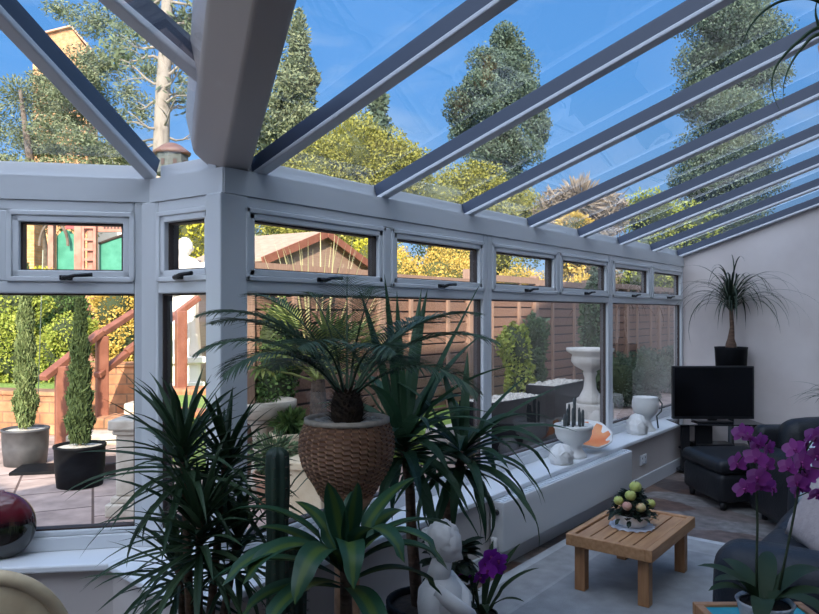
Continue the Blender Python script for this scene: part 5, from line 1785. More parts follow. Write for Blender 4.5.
# ---- white urn planter with small cacti
ux = P(579, 459, 5.12)
pu = thing('urn_planter', 'white footed bowl planted with grey cacti on the long sill', 'planter', (-2.275, ux.y, Z_SILL))
m_ = MB(); m_.lathe([(0.095, 0), (0.098, 0.012), (0.085, 0.03), (0.066, 0.06), (0.062, 0.085), (0.075, 0.105), (0.115, 0.13), (0.132, 0.17), (0.134, 0.205), (0.142, 0.212), (0.142, 0.232), (0.136, 0.238), (0.124, 0.232), (0.118, 0.21), (0.01, 0.205)], n=44)
m_.build('bowl', M_WHITECER, pu, True)
m_ = MB(); m_.lathe([(0.122, 0.218), (0.01, 0.226)], n=24, cap0=False); m_.build('soil', M_PEBBLE, pu)
rs = random.Random(4)
for k_, (x, y, h, r_) in enumerate(((-0.07, -0.03, 0.10, 0.010), (-0.04, 0.01, 0.14, 0.009), (-0.01, -0.03, 0.15, 0.009), (0.015, 0.03, 0.22, 0.010), (0.045, -0.01, 0.12, 0.009), (0.075, 0.02, 0.13, 0.009), (-0.02, 0.05, 0.17, 0.008), (0.055, 0.05, 0.14, 0.008))):
    v = rgt * x + fwd * y
    m_ = MB(); m_.lathe([(r_ * 0.8, 0), (r_, h * 0.3), (r_, h * 0.85), (r_ * 0.6, h * 0.97), (0.002, h)], (v.x, v.y, 0.215), 16, rfun=lambda r, z, an, i, j: r * (1 + 0.18 * (j % 2)))
    m_.build('cactus', M_CACTGREY, pu, True)


def shell(label, loc, rad, seed, rot=0):
    t = thing('ornamental_shell', label, 'ornament', loc, rot)
    m_ = MB()

    def f(v):
        an = math.atan2(v.y, v.x)
        k = 1 + 0.07 * math.sin(an * 9 + v.z * 3) + 0.05 * math.sin(v.z * 14 + an * 2)
        w_ = Vector(v) * k
        if w_.z < -0.6:
            w_.z = -0.6
        return w_
    m_.ball((0, 0, rad[2] * 0.6), rad, 30, 20, f); m_.build('body', M_WHITECER, t, True)
    m_ = MB(); pts = []
    for i in range(30):
        a = i * 0.42; rr = 0.55 * rad[1] * (1 - i / 32)
        pts.append((rad[0] * 0.80 + 0.012 * i / 30, rr * math.cos(a), rad[2] * 0.62 + rr * math.sin(a)))
    m_.tube(pts, [0.008 * (1 - i / 40) for i in range(30)], 6); m_.build('spiral', M_WHITECER, t, True)
    return t


p = P(558, 462, 4.95)
shell('white shell ornament beside the foot of the cactus planter', (-2.235, p.y - 0.02, Z_SILL), (0.075, 0.085, 0.085), 1, R(-40))
p = P(634, 432, 6.2)
shell('white ribbed shell ornament beside the tall white goblet', (-2.27, p.y - 0.06, Z_SILL), (0.09, 0.09, 0.105), 2, R(-40))
gx = P(647, 428, 6.28)
go = thing('goblet_planter', 'tall white goblet planter near the far end of the sill', 'planter', (-2.285, gx.y + 0.03, Z_SILL))
m_ = MB(); m_.lathe([(0.088, 0), (0.09, 0.01), (0.07, 0.03), (0.052, 0.07), (0.052, 0.105), (0.075, 0.13), (0.105, 0.165), (0.118, 0.21), (0.116, 0.26), (0.108, 0.292), (0.110, 0.30), (0.103, 0.30), (0.098, 0.28), (0.01, 0.27)], n=40); m_.build('cup', M_WHITECER, go, True)
m_ = MB(); m_.tube([(0.10, 0.06, 0.28), (0.125, 0.075, 0.24), (0.118, 0.07, 0.17), (0.085, 0.05, 0.13), (0.095, 0.06, 0.02)], 0.007, 8); m_.build('handle', M_GREYWOOD, go, True)
op = thing('orange_dish', 'orange glazed shell dish leaning behind the cactus planter', 'dish', (-2.30, P(603, 445, 5.36).y, Z_SILL), 0)
op.scale = (1.2, 1.2, 1.2)
op.rotation_euler = Vector((0, 0, 1)).rotation_difference(Vector((ST * 0.6, -CT * 0.6, 1)).normalized()).to_euler()
op.location.z += 0.045
m_ = MB(); m_.lathe([(0.05, 0), (0.06, 0.004), (0.115, 0.05), (0.135, 0.085), (0.128, 0.088), (0.10, 0.055), (0.01, 0.02)], n=40, rfun=lambda r, z, an, i, j: r * (1 + 0.03 * math.cos(an * 8)))
m_.build('rim', M_WHITECER, op, True)
m_ = MB(); m_.lathe([(0.122, 0.080), (0.098, 0.055), (0.01, 0.024)], n=40, cap0=False, cap1=True); m_.build('glaze', M_ORANGE, op, True)

# ================================================================== INSIDE: plants
def simple_pot(t, r, h, m=None, soil=True, z=0.0, n=28):
    p = MB(); p.lathe([(r * 0.78, z), (r * 0.95, z + h * 0.85), (r * 1.04, z + h * 0.86), (r * 1.05, z + h), (r * 0.95, z + h), (r * 0.92, z + h - 0.03)], n=n, cap1=False)
    p.build('pot', m or M_BLKPOT, t, True)
    if soil:
        s = MB(); s.lathe([(r * 0.94, z + h - 0.028), (0.01, z + h - 0.015)], n=18, cap0=False); s.build('soil', M_SOIL, t)


# ---- wicker jardiniere stand with the cycad
WD = 2.32
wb = gp(347, WD, 0)
kw = WD / F
zr_ = P(347, 420, WD).z
ws = thing('wicker_jardiniere', 'round brown wicker planter on a tall pedestal, holding the feathery palm', 'planter', wb)
rows = []
prof = [(493, 28), (484, 32.5), (474, 39), (463, 44.5), (453, 46.8), (443, 47.5), (433, 46.2), (426, 43.5), (421, 41)]
NR = 31
ysx = np.linspace(493, 421, NR)
pr_ = np.interp(ysx[::-1], [p[0] for p in prof][::-1], [p[1] for p in prof][::-1])[::-1]
P_ = [(pr_[i] * kw, HC + (313 - ysx[i]) * kw) for i in range(NR)]
m_ = MB(); m_.lathe(P_, n=144, cap0=True, cap1=False, rfun=lambda r, z, an, i, j: r + 0.0034 * (1 if ((j // 4) + i) % 2 else -1))
m_.mi = [1 if (k_ < 30 * 144 and (((k_ % 144) // 4) + k_ // 144) % 2) else 0 for k_ in range(len(m_.f))]
m_.build('basket', [M_WICKER, M_WICKER2], ws, False)
zt_ = P_[-1][1]
m_ = MB(); m_.lathe([(P_[-1][0] - 0.006, zt_ - 0.004), (P_[-1][0] + 0.006, zt_ - 0.002), (P_[-1][0] + 0.005, zt_ + 0.012), (P_[-1][0] - 0.006, zt_ + 0.014), (P_[-1][0] - 0.014, zt_ + 0.006), (P_[-1][0] - 0.016, zt_ - 0.03)], n=60, cap0=False, cap1=False); m_.build('rim', M_WICKRIM, ws, True)
m_ = MB(); m_.lathe([(P_[-1][0] - 0.012, zt_ - 0.016), (0.05, zt_ - 0.006)], n=30, cap0=False); m_.build('lining', M_PEBBLE, ws)
rs = random.Random(8); m_ = MB()
for k_ in range(60):
    a = rs.uniform(0, 2 * PI); r_ = P_[-1][0] * rs.uniform(0.45, 0.85)
    m_.ball((r_ * math.cos(a), r_ * math.sin(a), zt_ - 0.006), (rs.uniform(.012, .024), rs.uniform(.012, .024), 0.012), 8, 6)
m_.build('pebbles', M_PEBBLE, ws, True)['kind'] = 'stuff'
zb_ = P_[0][1]
m_ = MB(); m_.lathe([(0.17, 0), (0.17, 0.02), (0.15, 0.035), (0.06, 0.10), (0.042, 0.25), (0.04, zb_ - 0.10), (0.048, zb_ - 0.06), (0.07, zb_ - 0.035), (0.088, zb_ - 0.015), (0.09, zb_ + 0.002)], n=40,
                    rfun=lambda r, z, an, i, j: r + 0.0012 * (1 if j % 2 else -1)); m_.build('pedestal', M_TERRA if False else M_WICKER, ws, True)

cy = thing('cycad_palm', 'feathery cycad palm with a shaggy trunk growing in the wicker planter', 'palm', (wb.x, wb.y, zt_ - 0.02))
rs = random.Random(77)
m_ = MB()
m_.lathe([(0.035, 0), (0.052, 0.03), (0.055, 0.07), (0.045, 0.11), (0.02, 0.125)], n=20); m_.build('trunk', M_BARK, cy, True)
m_ = MB()
for k_ in range(150):
    az = k_ * 2.4; h_ = 0.01 + 0.11 * (k_ / 150)
    r_ = 0.048 if h_ < 0.08 else 0.035
    m_.leaf((r_ * math.cos(az), r_ * math.sin(az), h_), az, 0.9, 0.035, 0.012, 0.6, 3, 0.3, 'sword')
m_.build('scales', M_BARK, cy)


def frond(parent, m, base, az, el, L, droop, nl, ll, lw, name='frond', leafdroop=0.5, sweep=0.5, stalk=0.22, az_drift=0.0):
    mb = MB()
    base = Vector(base); pts = []; dirs = []; n = 22; p = base.copy()
    for i in range(n + 1):
        t = i / n
        e = el - droop * t ** 1.25
        a = az + az_drift * t
        d = Vector((math.cos(a) * math.cos(e), math.sin(a) * math.cos(e), math.sin(e)))
        pts.append(p.copy()); dirs.append(d); p += d * (L / n)
    mb.tube(pts, [0.0055 * (1 - 0.8 * i / n) for i in range(n + 1)], 5)
    for i in range(nl):
        t = stalk + (1 - stalk) * (i + 0.5) / nl
        x = t * n; k = min(n - 1, int(x)); f_ = x - k
        q = pts[k].lerp(pts[k + 1], f_); d = dirs[k]
        sd = d.cross(Vector((0, 0, 1))).normalized(); up_ = sd.cross(d).normalized()
        env = math.sin(PI * min(1, 0.16 + 0.86 * (t - stalk) / (1 - stalk))) ** 0.6
        for sg in (-1, 1):
            dd = (sd * sg * 1.0 + d * (sweep + 0.8 * t * t) + up_ * (0.12 + rs.uniform(-0.08, 0.08))).normalized()
            e2 = math.asin(max(-1, min(1, dd.z))); a2 = math.atan2(dd.y, dd.x)
            mb.leaf(q, a2, e2, ll * env * rs.uniform(0.92, 1.05), lw, leafdroop * rs.uniform(0.7, 1.3), 4, 0.3, 'sword')
    return mb.build(name, m, parent)


# fronds, azimuth measured from the viewer's right (0) towards away (90)
for (a, el, L, dr, dz) in ((178, 1.16, 0.54, 1.5, 0), (165, 1.05, 0.52, 1.35, 0), (195, 1.0, 0.48, 1.6, 0), (150, 1.2, 0.50, 1.1, 0), (120, 1.25, 0.44, 0.9, 0), (95, 1.40, 0.40, 0.5, 0), (75, 1.3, 0.42, 0.75, 0),
                           (40, 1.1, 0.46, 1.2, 0), (15, 1.12, 0.50, 1.3, 0), (2, 0.98, 0.50, 1.45, 0), (-20, 0.75, 0.42, 1.6, 0), (215, 1.0, 0.42, 1.8, 0), (250, 1.25, 0.36, 1.7, 0), (300, 1.2, 0.36, 1.7, 0), (135, 0.7, 0.42, 1.3, 0), (60, 0.75, 0.40, 1.3, 0)):
    az = R(a) + TH
    frond(cy, L_CYCAD, (0.02 * math.cos(az), 0.02 * math.sin(az), 0.10), az, el * 0.97, L * 1.14, dr * 1.0, 46, 0.17, 0.0085, leafdroop=0.65, sweep=0.40)

# ---- dracaena marginata at the left
db = gp(196, 2.18, 0)
dm = thing('dracaena_plant', 'spiky narrow leaved dracaena in front of the left corner post', 'potted plant', db)
simple_pot(dm, 0.14, 0.26, M_BLKPOT)
rs = random.Random(12)
kd = 2.18 / F
heads = [(183, 446, 2.16, 76, 0.36, 0.012), (226, 456, 2.28, 58, 0.30, 0.011), (200, 520, 2.05, 76, 0.34, 0.010), (238, 535, 2.2, 36, 0.26, 0.010), (178, 560, 2.25, 56, 0.30, 0.010)]
for hi_, (px, py, dd, nl, L, sp_w) in enumerate(heads):
    h0 = P(px, py, dd) - db
    m_ = MB(); m_.tube([Vector((rs.uniform(-.03, .03), rs.uniform(-.03, .03), 0.22)), Vector((h0.x * 0.5, h0.y * 0.5, h0.z * 0.55)), h0], [0.016, 0.014, 0.011], 9)
    m_.build('stem', M_YTRUNK, dm, True)
    m_ = MB()
    for k_ in range(nl):
        az = k_ * 2.39996 + rs.uniform(-0.2, 0.2)
        f_ = k_ / nl                        # 0 = lowest leaf
        el = -0.35 + 1.6 * f_ + rs.uniform(-0.15, 0.15)
        b0 = h0 + Vector((0, 0, -0.13 + 0.15 * f_))
        m_.leaf(b0, az, el, L * rs.uniform(0.75, 1.1) * (1 - 0.22 * f_ * f_), 0.0235, (1.15 - 0.65 * f_) * rs.uniform(0.4, 1.3), 8, 0.35, 'sword', rs.uniform(-0.5, 0.5), 1.3)
    m_.build('leaf_head', L_DRAC, dm)

# ---- columnar cactus
for (px, dd, yt, r_, label, sd_) in ((277, 2.02, 447, 0.031, 'tall dark column cactus between the dracaena and the wicker planter', 1), (296, 2.16, 536, 0.028, 'shorter dark column cactus right of the tall one', 2)):
    cb = gp(px, dd, 0); zt = P(px, yt, dd).z
    t = thing('cactus_plant', label, 'cactus', cb)
    simple_pot(t, 0.072, 0.15, M_TERRA)
    pr = [(r_ * 0.95, 0.13)]
    nz_ = 26
    for i in range(nz_):
        z = 0.14 + (zt - 0.16) * i / (nz_ - 1)
        pr.append((r_ * (1 + 0.07 * math.sin(z * 19 + sd_) - (0.12 if abs(z - 0.62 * zt) < 0.02 else 0)), z))
    pr += [(r_ * 0.85, zt - 0.012), (r_ * 0.5, zt - 0.003), (0.002, zt)]
    m_ = MB(); m_.lathe(pr, n=56, cap1=False, rfun=lambda r, z, an, i, j: r * (1 + 0.12 * math.cos(an * 7)))
    m_.build('column', M_CACTUS, t, True)
    m_ = MB()
    for i in range(int((zt - 0.16) / 0.03)):
        z = 0.17 + i * 0.03
        for k_ in range(7):
            an = 2 * PI * k_ / 7
            for q_ in (-0.5, 0, 0.5):
                a0 = Vector((r_ * 1.13 * math.cos(an), r_ * 1.13 * math.sin(an), z))
                m_.tube([a0, a0 + Vector((math.cos(an + q_) * 0.012, math.sin(an + q_) * 0.012, 0.005 * q_))], [0.0009, 0.0003], 3, False)
    o = m_.build('spines', M_BARK, t); o['kind'] = 'stuff'

# ---- corn plant with striped leaves
cb = gp(345, 1.92, 0)
cp = thing('corn_plant', 'broad leaved corn plant with yellow striped leaves, front centre', 'potted plant', cb)
simple_pot(cp, 0.13, 0.24, M_TERRA)
rs = random.Random(19)
c0 = P(345, 560, 1.92) - cb
m_ = MB(); m_.tube([Vector((0, 0, 0.2)), Vector((0.01, 0, c0.z * 0.6)), c0 + Vector((0, 0, 0.05))], [0.022, 0.020, 0.014], 10); m_.build('cane', M_YTRUNK, cp, True)
# azimuth (from viewer's right), start elevation, length, width, droop
LV = [(185, 0.95, 0.34, 0.052, 1.25), (200, 0.55, 0.36, 0.055, 1.25), (170, 0.75, 0.26, 0.05, 0.9), (150, 1.05, 0.21, 0.048, 0.9), (120, 1.2, 0.17, 0.046, 0.7), (80, 1.3, 0.16, 0.046, 0.6), (45, 0.95, 0.33, 0.052, 0.9),
      (15, 0.85, 0.32, 0.055, 1.5), (-5, 0.75, 0.30, 0.055, 1.9), (-25, 0.95, 0.34, 0.055, 2.2), (-50, 1.1, 0.30, 0.058, 2.3), (-80, 1.0, 0.30, 0.058, 2.4), (-110, 0.9, 0.32, 0.058, 2.4), (-140, 0.85, 0.33, 0.058, 2.0), (215, 0.75, 0.36, 0.055, 1.7),
      (230, 0.4, 0.32, 0.055, 1.8), (100, 0.6, 0.3, 0.05, 1.4), (10, 0.4, 0.28, 0.05, 1.6), (190, 0.25, 0.30, 0.05, 1.4), (60, 0.7, 0.34, 0.05, 1.2), (-65, 0.3, 0.30, 0.055, 1.5), (250, 1.35, 0.22, 0.05, 0.5), (300, 1.4, 0.20, 0.05, 0.4)]
for i, (a, el, L, w_, dr) in enumerate(LV):
    az = R(a) + TH
    m_ = MB(); zz = c0.z - 0.10 + 0.13 * (el / 1.4)
    m_.leaf(Vector((c0.x + 0.012 * math.cos(az), c0.y + 0.012 * math.sin(az), zz)), az, el, L * 1.06, w_ * 1.28, dr, 14, 0.30, 'lance', rs.uniform(-0.5, 0.5), 1.4)
    m_.build('leaf', L_CORN, cp, True)

# ---- yucca
yb = gp(425, 3.0, 0)
yu = thing('yucca_plant', 'tall yucca with two trunks and long sword leaves in front of the long window', 'potted plant', yb)
simple_pot(yu, 0.16, 0.28, M_BLKPOT)
rs = random.Random(23)
trk = [[(413, 600), (412, 540), (410, 490), (403, 440)], [(434, 600), (444, 530), (453, 495), (463, 452)]]
for q_ in trk:
    pts = [P(x_, y_, 3.0) - yb for x_, y_ in q_]
    pts[0] = Vector((pts[0].x * 0.6, pts[0].y * 0.6, 0.25))
    m_ = MB(); m_.tube(pts, [0.028, 0.024, 0.021, 0.018], 12); m_.build('trunk', M_YTRUNK, yu, True)
h1 = P(403, 440, 3.0) - yb; h2 = P(463, 452, 3.0) - yb
UP1 = [(100, 1.40, 0.60, 0.2), (60, 1.32, 0.62, 0.18), (75, 1.15, 0.66, 0.1), (150, 1.30, 0.62, 0.15), (125, 1.42, 0.66, 0.1), (20, 1.12, 0.72, 0.12), (0, 1.2, 0.58, 0.25), (180, 1.15, 0.55, 0.4), (200, 1.0, 0.5, 0.9), (40, 0.9, 0.6, 0.5), (-20, 0.85, 0.55, 0.8)]
m_ = MB()
for a, el, L, dr in UP1:
    az = R(a) + TH
    m_.leaf(h1 + Vector((0.015 * math.cos(az), 0.015 * math.sin(az), 0.02)), az, el, L * 1.08, 0.054, dr, 10, 0.3, 'sword', rs.uniform(-0.6, 0.6), 1.5)
for k_ in range(46):
    az = k_ * 2.39996; f_ = k_ / 46
    m_.leaf(h1 + Vector((0.015 * math.cos(az), 0.015 * math.sin(az), -0.10 + 0.12 * f_)), az, -0.2 + 1.15 * f_, rs.uniform(0.38, 0.62), 0.058, rs.uniform(0.8, 2.0) * (1.2 - 0.5 * f_), 10, 0.3, 'sword', rs.uniform(-0.5, 0.5), 1.2)
m_.build('leaf_head', L_YUCCA, yu)
m_ = MB()
UP2 = [(15, 0.62, 0.50, 0.35), (0, 0.45, 0.46, 0.9), (80, 1.2, 0.42, 0.3), (110, 1.1, 0.42, 0.4), (30, 0.85, 0.46, 0.5), (170, 1.0, 0.40, 0.7), (-30, 0.8, 0.44, 1.4)]
for a, el, L, dr in UP2:
    az = R(a) + TH
    m_.leaf(h2 + Vector((0.015 * math.cos(az), 0.015 * math.sin(az), 0.02)), az, el, L * 1.08, 0.046, dr, 10, 0.3, 'sword', rs.uniform(-0.6, 0.6), 1.5)
for k_ in range(36):
    az = k_ * 2.39996; f_ = k_ / 36
    m_.leaf(h2 + Vector((0.015 * math.cos(az), 0.015 * math.sin(az), -0.09 + 0.11 * f_)), az, -0.35 + 1.15 * f_, rs.uniform(0.34, 0.52), 0.050, rs.uniform(0.9, 2.1) * (1.2 - 0.5 * f_), 10, 0.3, 'sword', rs.uniform(-0.5, 0.5), 1.2)
m_.build('leaf_head', L_YUCCA, yu)

# ---- white statue among the plants
sb = gp(440, 2.25, 0)
yaw0 = TH + R(-22)
ss = thing('plaster_statue', 'white plaster statue of a robed woman looking down, beside the violet orchid', 'statue', sb, yaw0)
topz = P(436, 524, 2.25).z
Hs = topz * 1.0
m_ = MB()
robed_body(m_, Hs * 0.94, 11, 0.07)
m_.v = [(x * 0.88, y * 0.80, z) for x, y, z in m_.v]
hh = 0.132
hc = Vector((0.015, 0, topz - hh * 0.50))
head_mesh(m_, hc, hh, R(-6), 0.38, 0, 0)
sh = Hs * 0.78
m_.tube([(-0.01, 0, sh), (0.01, 0, topz - hh * 0.8)], [0.040, 0.032], 16)
for sg in (-1, 1):
    m_.tube([(-0.005, sg * 0.06, sh - 0.012), (-0.005, sg * 0.092, sh - 0.05), (0.010, sg * 0.094, sh - 0.13), (0.06, sg * 0.068, sh - 0.165), (0.115, sg * 0.02, sh - 0.155)], [0.034, 0.034, 0.029, 0.024, 0.018], 16)
    m_.ball((0.125, sg * 0.016, sh - 0.162), (0.026, 0.016, 0.020), 12, 8)
# shawl fold across the chest
m_.tube([(0.01, -0.075, sh - 0.0), (0.078, -0.045, sh - 0.06), (0.088, 0.03, sh - 0.11), (0.05, 0.08, sh - 0.13)], [0.022, 0.026, 0.026, 0.02], 12)
m_.tube([(0.005, 0.07, sh + 0.0), (0.068, 0.045, sh - 0.05), (0.085, 0.0, sh - 0.10), (0.07, -0.05, sh - 0.15)], [0.018, 0.022, 0.022, 0.016], 12)
m_.build('figure', M_PLASTERST, ss, True)
m_ = MB(); m_.rbox((0.115, 0, sh - 0.205), (0.05, 0.15, 0.11), 0.008, n=2); m_.build('casket', M_PLASTERST, ss, True)
m_ = MB(); m_.lathe([(0.17, 0), (0.17, 0.03), (0.15, 0.04)], n=32); m_.build('base', M_PLASTERST, ss, True)


# ---- orchids
def flower_template(name, mpet, r):
    t = MB()
    pets = [(90, 0.92, 0.62), (210, 0.92, 0.55), (330, 0.92, 0.55), (18, 1.0, 0.95), (162, 1.0, 0.95)]
    for a, L, w_ in pets:
        a = R(a); vs = []; fs = []
        dx, dy = math.cos(a), math.sin(a)
        N = 7
        for i in range(N):
            tt = i / (N - 1)
            ww = w_ * r * math.sin(PI * (0.08 + 0.88 * tt)) ** 0.7 * 0.5
            cx_ = L * r * tt
            cup = 0.16 * r * tt * tt
            for sgn in (-1, 0, 1):
                vs.append((dx * cx_ - dy * ww * sgn, dy * cx_ + dx * ww * sgn, 0.03 * r + cup * (0.4 if sgn == 0 else 0.9) - 0.02 * r * (1 if w_ > 0.9 else 0)))
        for i in range(N - 1):
            for j in range(2):
                fs.append((i * 3 + j, i * 3 + j + 1, (i + 1) * 3 + j + 1, (i + 1) * 3 + j))
        t.add(vs, fs)
    o = t.build(name, mpet, None, True)
    l_ = MB(); l_.ball((0, -0.06 * r, 0.12 * r), (0.15 * r, 0.13 * r, 0.14 * r), 10, 8); l_.ball((0, -0.24 * r, 0.16 * r), (0.10 * r, 0.17 * r, 0.08 * r), 10, 8)
    l_.build('lip', M_LIP, o, True)
    return o


def orchid(t, base, stems, leaves, mpet, r, seed):
    rs = random.Random(seed)
    base = Vector(base)
    first = None
    for pts, flowers in stems:
        m_ = MB(); m_.tube([Vector(p_) - base for p_ in pts], [0.0045] + [0.0034] * (len(pts) - 2) + [0.002], 7)
        m_.build('flower_stem', M_STEM, t, True)
        for (px, py, dd) in flowers:
            loc = P(px, py, dd) - base
            if first is None:
                first = flower_template('flower', mpet, r); o = first
            else:
                o = first.copy(); COL.objects.link(o)
                for c_ in first.children:
                    d_ = c_.copy(); COL.objects.link(d_); d_.parent = o
            o.parent = t; o.location = loc
            k = rs.uniform(0.9, 1.12); o.scale = (k, k, k)
            # face towards the room with some scatter
            dirv = Vector((ST + rs.uniform(-.75, .75), -CT + rs.uniform(-.75, .75), rs.uniform(-0.55, 0.25))).normalized()
            o.rotation_euler = (dirv.to_track_quat('Z', 'Y').to_matrix() @ Matrix.Rotation(rs.uniform(-0.4, 0.4), 3, 'Z')).to_euler()
            # pedicel joining flower and stem
            near = min((Vector(p_) - base for p_ in pts[2:]), key=lambda q: (q - loc).length)
            m_ = MB(); m_.tube([near, near.lerp(loc, 0.5) + Vector((0, 0, 0.008)), loc], 0.0018, 5); m_.build('pedicel', M_STEM, t)
    for (a, el, L, w_, dr) in leaves:
        az = R(a) + TH
        m_ = MB(); m_.leaf(Vector((0.015 * math.cos(az), 0.015 * math.sin(az), leaves_z)), az, el, L, w_, dr, 10, 0.25, 'lance', 0.0, 1.2); m_.build('leaf', L_ORCH, t, True)


# side table at the lower right with the big orchid
stb = thing('side_table', 'small wooden table with a turquoise tile top beside the sofa arm', 'table', (0, 0, 0), TH)
oc = gp(768, 2.02, 0); stb.location = oc
TZ = 0.600
m_ = MB()
for (x0, x1, y0, y1) in ((-0.15, 0.19, -0.17, -0.145), (-0.15, 0.19, 0.145, 0.17), (-0.15, -0.125, -0.145, 0.145), (0.165, 0.19, -0.145, 0.145)):
    m_.bx(x0, x1, y0, y1, TZ - 0.03, TZ + 0.008)
m_.build('frame', M_WOODLEG, stb, bevel=0.003)
m_ = MB(); m_.bx(-0.125, 0.165, -0.145, 0.145, TZ - 0.02, TZ); m_.build('tile_top', mat('turquoise_tile', (0.02, 0.32, 0.42), 0.25, (0.04, 0.45, 0.52), 12), stb)
for x in (-0.13, 0.17):
    for y in (-0.15, 0.15):
        m_ = MB(); m_.bx(x - 0.016, x + 0.016, y - 0.016, y + 0.016, 0, TZ - 0.03); m_.build('leg', M_WOODLEG, stb, bevel=0.003)
ob = gp(765, 1.98, TZ + 0.0005)
orc = thing('orchid_plant', 'magenta orchid with two tall flower stems in a white pot at the right', 'potted plant', ob)
m_ = MB(); m_.lathe([(0.048, 0), (0.052, 0.004), (0.066, 0.055), (0.074, 0.088), (0.078, 0.094), (0.074, 0.098), (0.066, 0.09)], n=36, cap1=False); m_.build('pot', mat('white_blue_pot', (0.62, 0.64, 0.68), 0.3, (0.30, 0.34, 0.44), 22, lo=0.5, hi=0.62), orc, True)
m_ = MB(); m_.lathe([(0.067, 0.085), (0.01, 0.092)], n=18, cap0=False); m_.build('bark', M_SOIL, orc)
leaves_z = 0.09
A_ = lambda px, py, dd=1.98: P(px, py, dd)
stemsR = [
    ([A_(757, 592), A_(756.5, 560), A_(757.5, 525), A_(757, 505), A_(756, 480), A_(752, 450), A_(744, 432)],
     [(742, 433, 1.96), (750, 438, 1.94), (757, 443, 1.97), (768, 449, 1.98), (756, 458, 1.93), (766, 466, 1.95), (737, 463, 2.02), (757, 477, 1.92), (761, 485, 1.96), (744, 488, 1.95), (752, 486, 1.97), (772, 488, 2.0)]),
    ([A_(779, 590), A_(786, 555), A_(792, 525), A_(797, 497), A_(800, 470), A_(807, 448), A_(816, 436)],
     [(815, 436, 1.98), (806, 442, 1.95), (795, 449, 1.97), (788, 467, 1.96), (801, 462, 1.93), (797, 482, 1.95), (806, 474, 1.98), (816, 455, 1.97), (800, 488, 1.99), (817, 494, 1.94), (823, 440, 1.98), (824, 470, 1.96)]),
]
leavesR = [(180, 0.75, 0.16, 0.05, 1.3), (150, 0.9, 0.19, 0.055, 1.2), (200, 0.95, 0.20, 0.055, 1.2), (20, 0.8, 0.25, 0.062, 1.4), (-10, 0.6, 0.22, 0.06, 1.5), (60, 0.9, 0.20, 0.055, 1.0), (-60, 0.75, 0.20, 0.058, 1.7), (-120, 0.7, 0.2, 0.058, 1.7), (100, 0.7, 0.2, 0.055, 1.0)]
orchid(orc, ob, stemsR, leavesR, L_PETAL, 0.034, 3)

# small violet orchid on the floor beside the statue
zp = 0.33
fs_ = thing('plant_stool', 'low dark stool under the violet orchid', 'stool', gp(489, 2.58, 0), TH)
m_ = MB(); m_.lathe([(0.12, zp - 0.03), (0.125, zp - 0.02), (0.12, zp)], n=28); m_.build('seat', M_SPACER, fs_, True)
for k_ in range(3):
    a = 2 * PI * k_ / 3
    m_ = MB(); m_.tube([(0.11 * math.cos(a), 0.11 * math.sin(a), 0), (0.08 * math.cos(a), 0.08 * math.sin(a), zp - 0.03)], 0.012, 8); m_.build('leg', M_SPACER, fs_, True)
vb = gp(482, 2.58, zp + 0.0005)
vo = thing('orchid_plant', 'small violet orchid with strap leaves to the right of the plaster statue', 'potted plant', vb)
m_ = MB(); m_.lathe([(0.04, 0), (0.045, 0.004), (0.055, 0.07), (0.058, 0.075), (0.052, 0.075)], n=28, cap1=False); m_.build('pot', M_BLKPOT, vo, True)
m_ = MB(); m_.lathe([(0.053, 0.066), (0.01, 0.07)], n=18, cap0=False); m_.build('bark', M_SOIL, vo)
leaves_z = 0.07
Bv = lambda px, py: P(px, py, 2.58)
stemsV = [([Bv(480, 612), Bv(478, 600), Bv(476, 588), Bv(481, 575), Bv(490, 562)], [(491, 556, 2.58), (498, 560, 2.57), (485, 563, 2.57), (488, 570, 2.56), (480, 577, 2.58), (496, 568, 2.6), (463, 576, 2.58)]),
          ([Bv(474, 612), Bv(473, 590), Bv(472.5, 562)], [])]
leavesV = [(70, 1.2, 0.28, 0.030, 0.7), (40, 1.15, 0.30, 0.030, 0.8), (10, 1.05, 0.27, 0.030, 1.0), (120, 1.25, 0.27, 0.028, 0.5), (170, 1.1, 0.27, 0.030, 0.9), (-40, 1.0, 0.2, 0.03, 1.2), (210, 0.9, 0.22, 0.03, 1.3), (270, 1.0, 0.2, 0.03, 1.4)]
orchid(vo, vb, stemsV, leavesV, L_PETAL2, 0.037, 6)

# dark bushy plant between statue and wall
kb = gp(450, 2.60, 0)
kp_ = thing('leafy_houseplant', 'small dark leaved bushy plant behind the plaster statue', 'potted plant', kb)
simple_pot(kp_, 0.09, 0.40, M_BLKPOT)
m_ = MB(); rs = random.Random(41)
for k_ in range(90):
    a = rs.uniform(0, 2 * PI); z = rs.uniform(0.38, 0.66)
    m_.leaf((0.03 * math.cos(a), 0.03 * math.sin(a), z), a, rs.uniform(-0.1, 0.8), rs.uniform(0.06, 0.11), 0.045, rs.uniform(0.4, 1.4), 5, 0.25, 'oval')
m_.build('foliage', L_DARK, kp_)

# ---- trailing plant hanging at the top right
hz = 2.02
hb_ = P(862, 40, 1.55)
hp = thing('hanging_plant', 'hanging basket plant whose long thin leaves arch in at the top right', 'hanging plant', (hb_.x, hb_.y, hb_.z))
m_ = MB(); m_.lathe([(0.05, -0.12), (0.075, -0.06), (0.085, 0), (0.078, 0), (0.07, -0.02)], n=28, cap1=False); m_.build('pot', M_TERRA, hp, True)
m_ = MB(); m_.lathe([(0.072, -0.015), (0.01, -0.01)], n=14, cap0=False); m_.build('soil', M_SOIL, hp)
ceil = roofz(hb_.x) + 0.0
for k_ in range(3):
    a = 2 * PI * k_ / 3 + 0.3
    m_ = MB(); m_.tube([(0.08 * math.cos(a), 0.08 * math.sin(a), -0.005), (0, 0, ceil - hb_.z)], 0.0018, 5); m_.build('cord', M_BLACKPL, hp)


